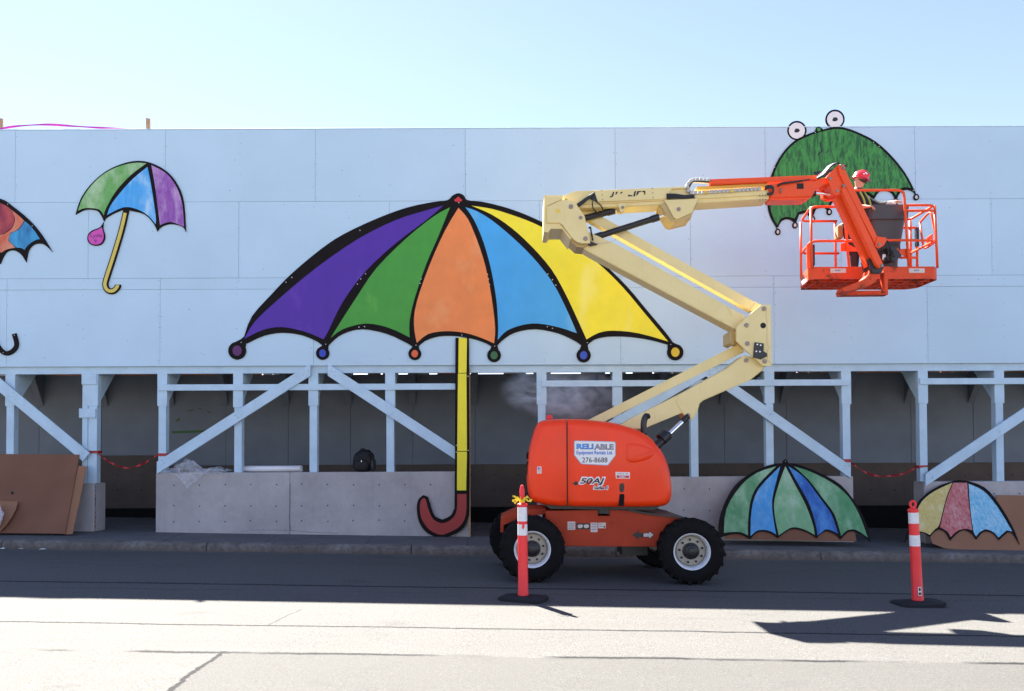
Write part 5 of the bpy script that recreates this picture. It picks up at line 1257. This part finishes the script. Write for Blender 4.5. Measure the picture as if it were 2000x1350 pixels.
# ------------------------------------------------------------------ delineator posts
def delineator(label, u, v, Y, tilt, lean_, ribbon):
    b = P(u, v, Y); b.z = g(b.x)
    t = thing('delineator_post', label, 'delineator', b, 'red delineator posts on rubber bases')
    t.rotation_euler = (0, R(lean_), R(tilt))
    k = 1.0
    def add(name, bm, m, par=None, ang=35):
        bmesh.ops.recalc_face_normals(bm, faces=bm.faces); me = bpy.data.meshes.new(name); bm.to_mesh(me); bm.free(); me.materials.append(m)
        o = bpy.data.objects.new(name, me); COL.objects.link(o); o.parent = par or t; smooth_by_angle(o, ang); return o
    bm = bmesh.new(); ring0 = [(x, y) for x, y in ((-.30, -.13), (-.24, -.20), (.24, -.20), (.30, -.13), (.30, .13), (.24, .20), (-.24, .20), (-.30, .13))]
    a = [bm.verts.new((x, y, 0.002)) for x, y in ring0]; a2 = [bm.verts.new((x, y, .035)) for x, y in ring0]; a3 = [bm.verts.new((x*.96, y*.95, .044)) for x, y in ring0]; a4 = [bm.verts.new((x*.35, y*.42, .062)) for x, y in ring0]
    for p, q in ((a, a2), (a2, a3), (a3, a4)):
        for i in range(8): bm.faces.new((p[i], p[(i+1) % 8], q[(i+1) % 8], q[i]))
    bm.faces.new(a4); bm.faces.new(a[::-1]); add('rubber_base', bm, paint('grey_rubber_base', (.022, .022, .024), .8, var=.2, bump=.2, spec=.2))
    bm = bmesh.new(); b_lathe(bm, [(.070, .06), (.072, .09), (.066, .10), (.064, .6), (.060, 1.14), (.056, 1.20), (.066, 1.205), (.068, 1.225), (.060, 1.235), (.030, 1.245), (.026, 1.26), (0.026, 1.262)], (0, 0, 0), (0, 0, 1), 20)
    post = add('post', bm, m_red)
    bm = bmesh.new()
    if ribbon: b_lathe(bm, [(.022, 1.25), (.026, 1.30), (.034, 1.33), (.034, 1.40), (.026, 1.44), (.018, 1.47), (0, 1.475)], (0, 0, 0), (0, 0, 1), 12)
    else:
        b_tube(bm, [(math.cos(R(x))*.036, 0, 1.295+math.sin(R(x))*.040) for x in range(-60, 241, 25)], .016, 8)
        b_lathe(bm, [(.026, 1.25), (.022, 1.27), (0, 1.275)], (0, 0, 0), (0, 0, 1), 10)
    add('handle', bm, m_red)
    bands = ((1.01, 1.19, ), (.83, .97)) if ribbon else ((1.05, 1.19), (.76, .90))
    for z0, z1 in bands:
        bm = bmesh.new(); r0 = .064-(z0-.6)*.0074+.0016; r1 = .064-(z1-.6)*.0074+.0016
        b_lathe(bm, [(r0-.004, z0), (r0, z0), (r1, z1), (r1-.004, z1)], (0, 0, 0), (0, 0, 1), 20); add('reflective_band', bm, m_refl)
    if ribbon:
        bm = bmesh.new(); rr = random.Random(5)
        for kx in range(7):
            a_ = rr.uniform(0, 2*PI); d = Vector((math.cos(a_), math.sin(a_)*.6, rr.uniform(-.1, .5)))
            p0 = Vector((0, -.03, 1.27)); pts = [p0, p0+d*.05+Vector((0, 0, .02)), p0+d*.10+Vector((0, 0, rr.uniform(-.02, .03))), p0+d*.14+Vector((0, 0, rr.uniform(-.05, .02)))]
            pr_ = None
            for i, p in enumerate(smooth_line(pts, 3)):
                w_ = .012+.006*math.sin(i*1.7+kx); q = [bm.verts.new(p+Vector((0, 0, w_))), bm.verts.new(p+Vector((.006, -.004, -w_)))]
                if pr_: bm.faces.new((pr_[0], pr_[1], q[1], q[0]))
                pr_ = q
        b_lathe(bm, [(.034, 1.25), (.040, 1.265), (.034, 1.285)], (0, 0, 0), (0, 0, 1), 10)
        add('ribbon', bm, m_yel)
        bm = bmesh.new(); c = Vector((.02, -.066, .94))
        bm.faces.new([bm.verts.new(c+Vector(p)) for p in ((0, 0, .03), (.022, .004, .045), (.03, .008, .01), (.012, .001, -.035), (-.004, 0, -.01))]); add('paint_chip', bm, m_red)
    else:
        bm = bmesh.new(); b_box(bm, -.030, .012, -.0695, -.064, .13, .24); stk = add('label_sticker', bm, m_white)
        bm = bmesh.new(); b_box(bm, -.025, .007, -.0705, -.0690, .14, .17); b_box(bm, -.022, .004, -.0705, -.069, .19, .23); add('label_print', bm, m_blackp)
    return t
delineator('red delineator post with a yellow ribbon tied to its handle before the lift', 1022, 1168, 9.9, -20, -.4, True)
delineator('red delineator post with a loop handle before the yellow and red umbrella', 1793, 1181, 9.95, 4, -2.2, False)

# ------------------------------------------------------------------ things on the concrete block
# backpack
bp = P(710, 921, 15.62); bp.z = CT['main']
BP = thing('backpack', 'black backpack standing on the long concrete block', 'backpack', bp)
m_bag = paint('black_nylon', (.008, .008, .009), .6, var=.4, scale=20, bump=.4, bscale=60, spec=.3)
bm = bmesh.new(); bmesh.ops.create_uvsphere(bm, u_segments=24, v_segments=16, radius=1)
for v in bm.verts:
    x, y, z = v.co; k = 1.0-.22*max(0, z); f = 1+.08*noise.noise(v.co*2.2)
    sx = math.copysign(abs(x)**.75, x); sy = math.copysign(abs(y)**.75, y); sz = math.copysign(abs(z)**.6, z)
    v.co = bp+Vector((sx*.215*k*f, sy*.15*k*f, .225+sz*.228*f+.02*x))
bm_done('bag_body', bm, m_bag, BP, True)
bm = bmesh.new(); bmesh.ops.create_uvsphere(bm, u_segments=20, v_segments=12, radius=1)
for v in bm.verts:
    x, y, z = v.co; v.co = bp+Vector((math.copysign(abs(x)**.6, x)*.15-.02, -.12+math.copysign(abs(y)**.7, y)*.075, .13+math.copysign(abs(z)**.6, z)*.125))
bm_done('front_pocket', bm, m_bag, BP, True)
bm = bmesh.new(); bmesh.ops.create_uvsphere(bm, u_segments=16, v_segments=10, radius=1)
for v in bm.verts:
    x, y, z = v.co; v.co = bp+Vector((.20+x*.06, -.03+y*.10, .14+math.copysign(abs(z)**.6, z)*.13))
bm_done('side_pocket', bm, paint('dark_green_grey_nylon', (.02, .028, .026), .6), BP, True)
tube('carry_loop', [bp+Vector((math.cos(a)*.05-.02, .03, .44+math.sin(a)*.035)) for a in [PI*i/8 for i in range(9)]], .010, m_bag, BP, 6)
tube('shoulder_strap', smooth_line([bp+Vector((.10, -.10, .40)), bp+Vector((.21, -.13, .30)), bp+Vector((.23, -.10, .10)), bp+Vector((.20, -.05, .02))], 4), .014, m_bag, BP, 6)
for zz_ in (.24, .33): tube('zip', [bp+Vector((x/100, -.15-.045*math.cos(x/8.0)+.02, zz_-.002*abs(x))) for x in range(-12, 13, 3)], .004, m_blk, BP, 5)
box('zip_pull', bp.x-.01, bp.x+.005, bp.y-.205, bp.y-.20, bp.z+.20, bp.z+.235, m_steel, BP)
# white roll
r0, r1 = P(474, 917, 15.66), P(588, 917, 15.58); rad = .066
r0.z = r1.z = CT['main']+rad+.004
m_plast = paint('white_plastic_film', (.78, .78, .79), .35, var=.03, bump=.1, bscale=14)
bm = bmesh.new(); N_ = 34; th0 = 0
d = (r1-r0).normalized(); sdv = Vector((0, 0, 1)).cross(d).normalized()
prev = None
for i in range(N_+1):
    a = 2*PI*1.9*i/N_; rr_ = rad*(1-.10*i/N_)
    wob = .015*math.sin(i*.9)
    q = [bm.verts.new(r0+d*(wob)+(sdv*math.cos(a)*1.35+Vector((0, 0, 1))*math.sin(a))*rr_), bm.verts.new(r1+d*wob+(sdv*math.cos(a)*1.35+Vector((0, 0, 1))*math.sin(a))*rr_)]
    if prev: bm.faces.new((prev[0], prev[1], q[1], q[0]))
    prev = q
rl = bm_done('film_roll', bm, m_plast, None, True)
so2 = rl.modifiers.new('t', 'SOLIDIFY'); so2.thickness = .004
recentre(rl, (r0+r1)/2-Vector((0, 0, rad))); tag(rl, 'white roll of plastic film lying on the long concrete block', 'roll')
# clear plastic sheet
def film(name, alpha, col=(.75, .78, .82)):
    s = NT(name); s.b.inputs['Base Color'].default_value = (*col, 1); s.b.inputs['Roughness'].default_value = .22
    s.b.inputs['Specular IOR Level'].default_value = .8
    s.l(s.ramp(s.noise(7, 6, .7), .25, .75), s.b.inputs['Alpha']) if False else None
    a = s.math('MULTIPLY_ADD', s.ramp(s.noise(6, 6, .7), .3, .7), .40, alpha); s.l(a, s.b.inputs['Alpha']); return s.m
m_film = film('clear_plastic_film', .10)
def crumple(name, x0, x1, ztop, front, fall, seed, label, cat, hump=.25, left=None):
    rnd_ = random.Random(seed); bm = bmesh.new(); NU, NV = 60, 44; G = []
    for j in range(NV+1):
        t = j/NV; rowv = []
        for i in range(NU+1):
            s_ = i/NU; x = x0+(x1-x0)*s_
            n1 = noise.noise(Vector((s_*4+seed, t*4, 0))); n2 = abs(noise.noise(Vector((s_*9+seed, t*8, 5)))); n3 = 0.0
            rid = n2*.15
            fl_ = fall*max(0.12, (1-abs(s_-.40)/.34)) if abs(s_-.40) < .34 else fall*.10
            if t < .62:
                y = 15.83-(15.83-15.40)*t/.62; h = hump*math.exp(-((s_-.32)/.22)**2-((t-.40)/.30)**2)+.10*math.exp(-((s_-.80)/.14)**2-((t-.4)/.3)**2)
                z = ztop+.01+h*(.9+.5*n1)+rid*(.4+h*2)
            else:
                k = (t-.62)/.38; y = 15.395-.03*k-rid*.5-.02*n1; z = ztop+.01-fl_*k+rid*.3
            rowv.append(bm.verts.new((x+n1*.05+(s_-.4)*(-.35 if t > .62 else 0)*max(0, t-.62)*2, y, z)))
        G.append(rowv)
    for j in range(NV):
        for i in range(NU): bm.faces.new((G[j][i], G[j][i+1], G[j+1][i+1], G[j+1][i]))
    o = bm_done(name, bm, m_film, None, True); recentre(o, ((x0+x1)/2, 15.5, ztop)); return tag(o, label, cat)
crumple('plastic_sheet', P(326, 920, 15.5).x, P(446, 920, 15.5).x, CT['main'], 0, .34, 3, 'crumpled clear plastic sheet draped over the left end of the concrete block', 'plastic sheet')
# translucent bag at the left edge
bgp = P(-14, 1030, 14.66); bm = bmesh.new(); bmesh.ops.create_icosphere(bm, subdivisions=4, radius=1)
for v in bm.verts:
    k = 1+.30*noise.noise(v.co*1.7)+.12*abs(noise.noise(v.co*6)); v.co = Vector((v.co.x*.20*k, v.co.y*.09*k, .20+v.co.z*.22*k))+bgp
o = bm_done('plastic_bag', bm, film('milky_plastic_film', .45, (.70, .66, .72)), None); recentre(o, bgp); tag(o, 'milky plastic bag slumped against the boards at the left edge', 'plastic bag')

# ------------------------------------------------------------------ tapes, stakes, litter
def ribbon(name, pts, w_, m, par=None, tw=0.6, seed=1):
    L = smooth_line(pts, 6); bm = bmesh.new(); pv = None
    for i, p in enumerate(L):
        a = tw*math.sin(i*.55+seed)+.2; q = [bm.verts.new(p+Vector((0, math.sin(a), math.cos(a)))*w_/2), bm.verts.new(p-Vector((0, math.sin(a), math.cos(a)))*w_/2)]
        if pv: bm.faces.new((pv[0], pv[1], q[1], q[0]))
        pv = q
    return bm_done(name, bm, m, par, True)
def tape(label, pts, bands, seed):
    W = [P(*p) for p in pts]; t = thing('barrier_tape', label, 'barrier tape', W[0], 'red barrier tape across the walkway openings')
    ribbon('tape_run', W, .040, m_tape, t, .9, seed)
    for (ua, ub, va, vb) in bands:
        a, b = P(ua, va, YP-.012), P(ub, vb, YP-.012)
        box('tape_wrap', a.x, b.x, YP-.012, YP+.16, b.z, a.z, m_tape, t)
tape('red barrier tape sagging across the left walkway opening', [(190, 883, YP), (199, 892, YP), (215, 903, YP), (245, 914, YP-.01), (275, 908, YP), (295, 897, YP), (309, 887, YP)], [(171.5, 191, 880.5, 885.5), (308, 326, 885.5, 891)], 1)
tape('red barrier tape sagging across the right walkway opening', [(1662, 903, YP), (1680, 917, YP), (1705, 928, YP-.01), (1735, 930, YP), (1765, 925, YP), (1790, 914, YP), (1806, 911, YP)], [(1644, 1662, 897, 903), (1795, 1812, 909, 912.5)], 4)
for (u, lab) in ((0, 'raw wooden stake at the left end of the hoarding top edge'), (288, 'raw wooden stake holding the right end of the pink tape')):
    a = P(u-3, 231.5, YH+.06); b = P(u+4, 262, YH+.06)
    bm = bmesh.new(); b_prism(bm, [Vector((a.x, a.y, b.z)), Vector((b.x+.01, a.y, b.z)), Vector((b.x, a.y, a.z)), Vector((a.x, a.y, a.z+.01))], Vector((0, .035, 0)))
    o = bm_done('wooden_stake', bm, m_stake, None); recentre(o, ((a.x+b.x)/2, a.y, b.z)); tag(o, lab, 'stake', 'stakes on top of the hoarding')
o = ribbon('flagging_tape', [P(-2, 252.5, YH+.05), P(30, 247, YH+.05), P(90, 243.5, YH+.05), P(150, 247, YH+.05), P(220, 251.5, YH+.05), P(284, 256, YH+.05)], .045, m_pink, None, .4, 2)
recentre(o, P(-2, 252.5, YH+.05)); tag(o, 'pink flagging tape arched between the stakes above the hoarding', 'flagging tape')
for i, (u, v, s_) in enumerate(((41, 1070.5, .05), (83, 1071, .075), (5, 1071, .05))):
    c = P(u, v, 14.12); c.z = g(c.x)+.004; bm = bmesh.new(); vs = []
    for k in range(9):
        a = 2*PI*k/9; vs.append(bm.verts.new(c+Vector((math.cos(a)*s_*(1+.3*noise.noise(Vector((k, i, 0)))), math.sin(a)*s_*.6, .006+.012*abs(noise.noise(Vector((k*.8, i*3, 1))))))))
    tv = bm.verts.new(c+Vector((.01, 0, .022+.006*i)))
    for k in range(9): bm.faces.new((vs[k], vs[(k+1) % 9], tv))
    o = bm_done('litter_scrap', bm, m_rag, None); recentre(o, c)
    tag(o, ('small white paper scrap in the gutter between two others', 'largest white paper scrap lying in the gutter', 'flat white scrap in the gutter at the left edge')[i], 'litter', 'paper scraps in the gutter')

# ------------------------------------------------------------------ exhaust smoke
c0 = P(1112, 770, 12.75)
bm = bmesh.new(); b_box(bm, -1.25, 1.25, -.42, .42, -.62, .62)
me = bpy.data.meshes.new('exhaust_smoke'); bm.to_mesh(me); bm.free()
sm_ = bpy.data.objects.new('exhaust_smoke', me); COL.objects.link(sm_); sm_.location = c0; sm_['kind'] = 'stuff'; sm_['label'] = 'grey exhaust smoke drifting above the orange engine hood'
mt = bpy.data.materials.new('smoke'); mt.use_nodes = True; nt = mt.node_tree; nt.nodes.remove(nt.nodes['Principled BSDF'])
pv = nt.nodes.new('ShaderNodeVolumePrincipled'); nt.links.new(pv.outputs[0], nt.nodes['Material Output'].inputs['Volume'])
pv.inputs['Color'].default_value = (.84, .93, 1, 1); pv.inputs['Anisotropy'].default_value = .0
s = NT.__new__(NT); s.m = mt; s.t = nt; tc = nt.nodes.new('ShaderNodeTexCoord'); s.co = tc.outputs['Object']
X, Y, Z = s.xyz()
ex = s.math('POWER', s.math('DIVIDE', s.math('SUBTRACT', X, -.05), 1.15), 2.0); ey = s.math('POWER', s.math('DIVIDE', Y, .40), 2.0)
ez = s.math('POWER', s.math('DIVIDE', s.math('ADD', s.math('ADD', Z, .02), s.math('MULTIPLY', X, .08)), .50), 2.0)
fall = s.math('SUBTRACT', 1.0, s.math('ADD', ex, s.math('ADD', ey, ez)), clamp=True)
nz = s.noise(3.2, 7, .62, s.stretch((.7, 1, 1.2), (0, .5, 0)), 1.4); pf = s.ramp(nz, .42, .72)
nt.links.new(s.math('MULTIPLY', s.math('MULTIPLY', fall, s.math('MULTIPLY', pf, s.math('MULTIPLY_ADD', X, -.40, .75))), 5.0), pv.inputs['Density'])
me.materials.append(mt); C.cycles.volume_step_rate = 1.0; C.cycles.volume_bounces = 5
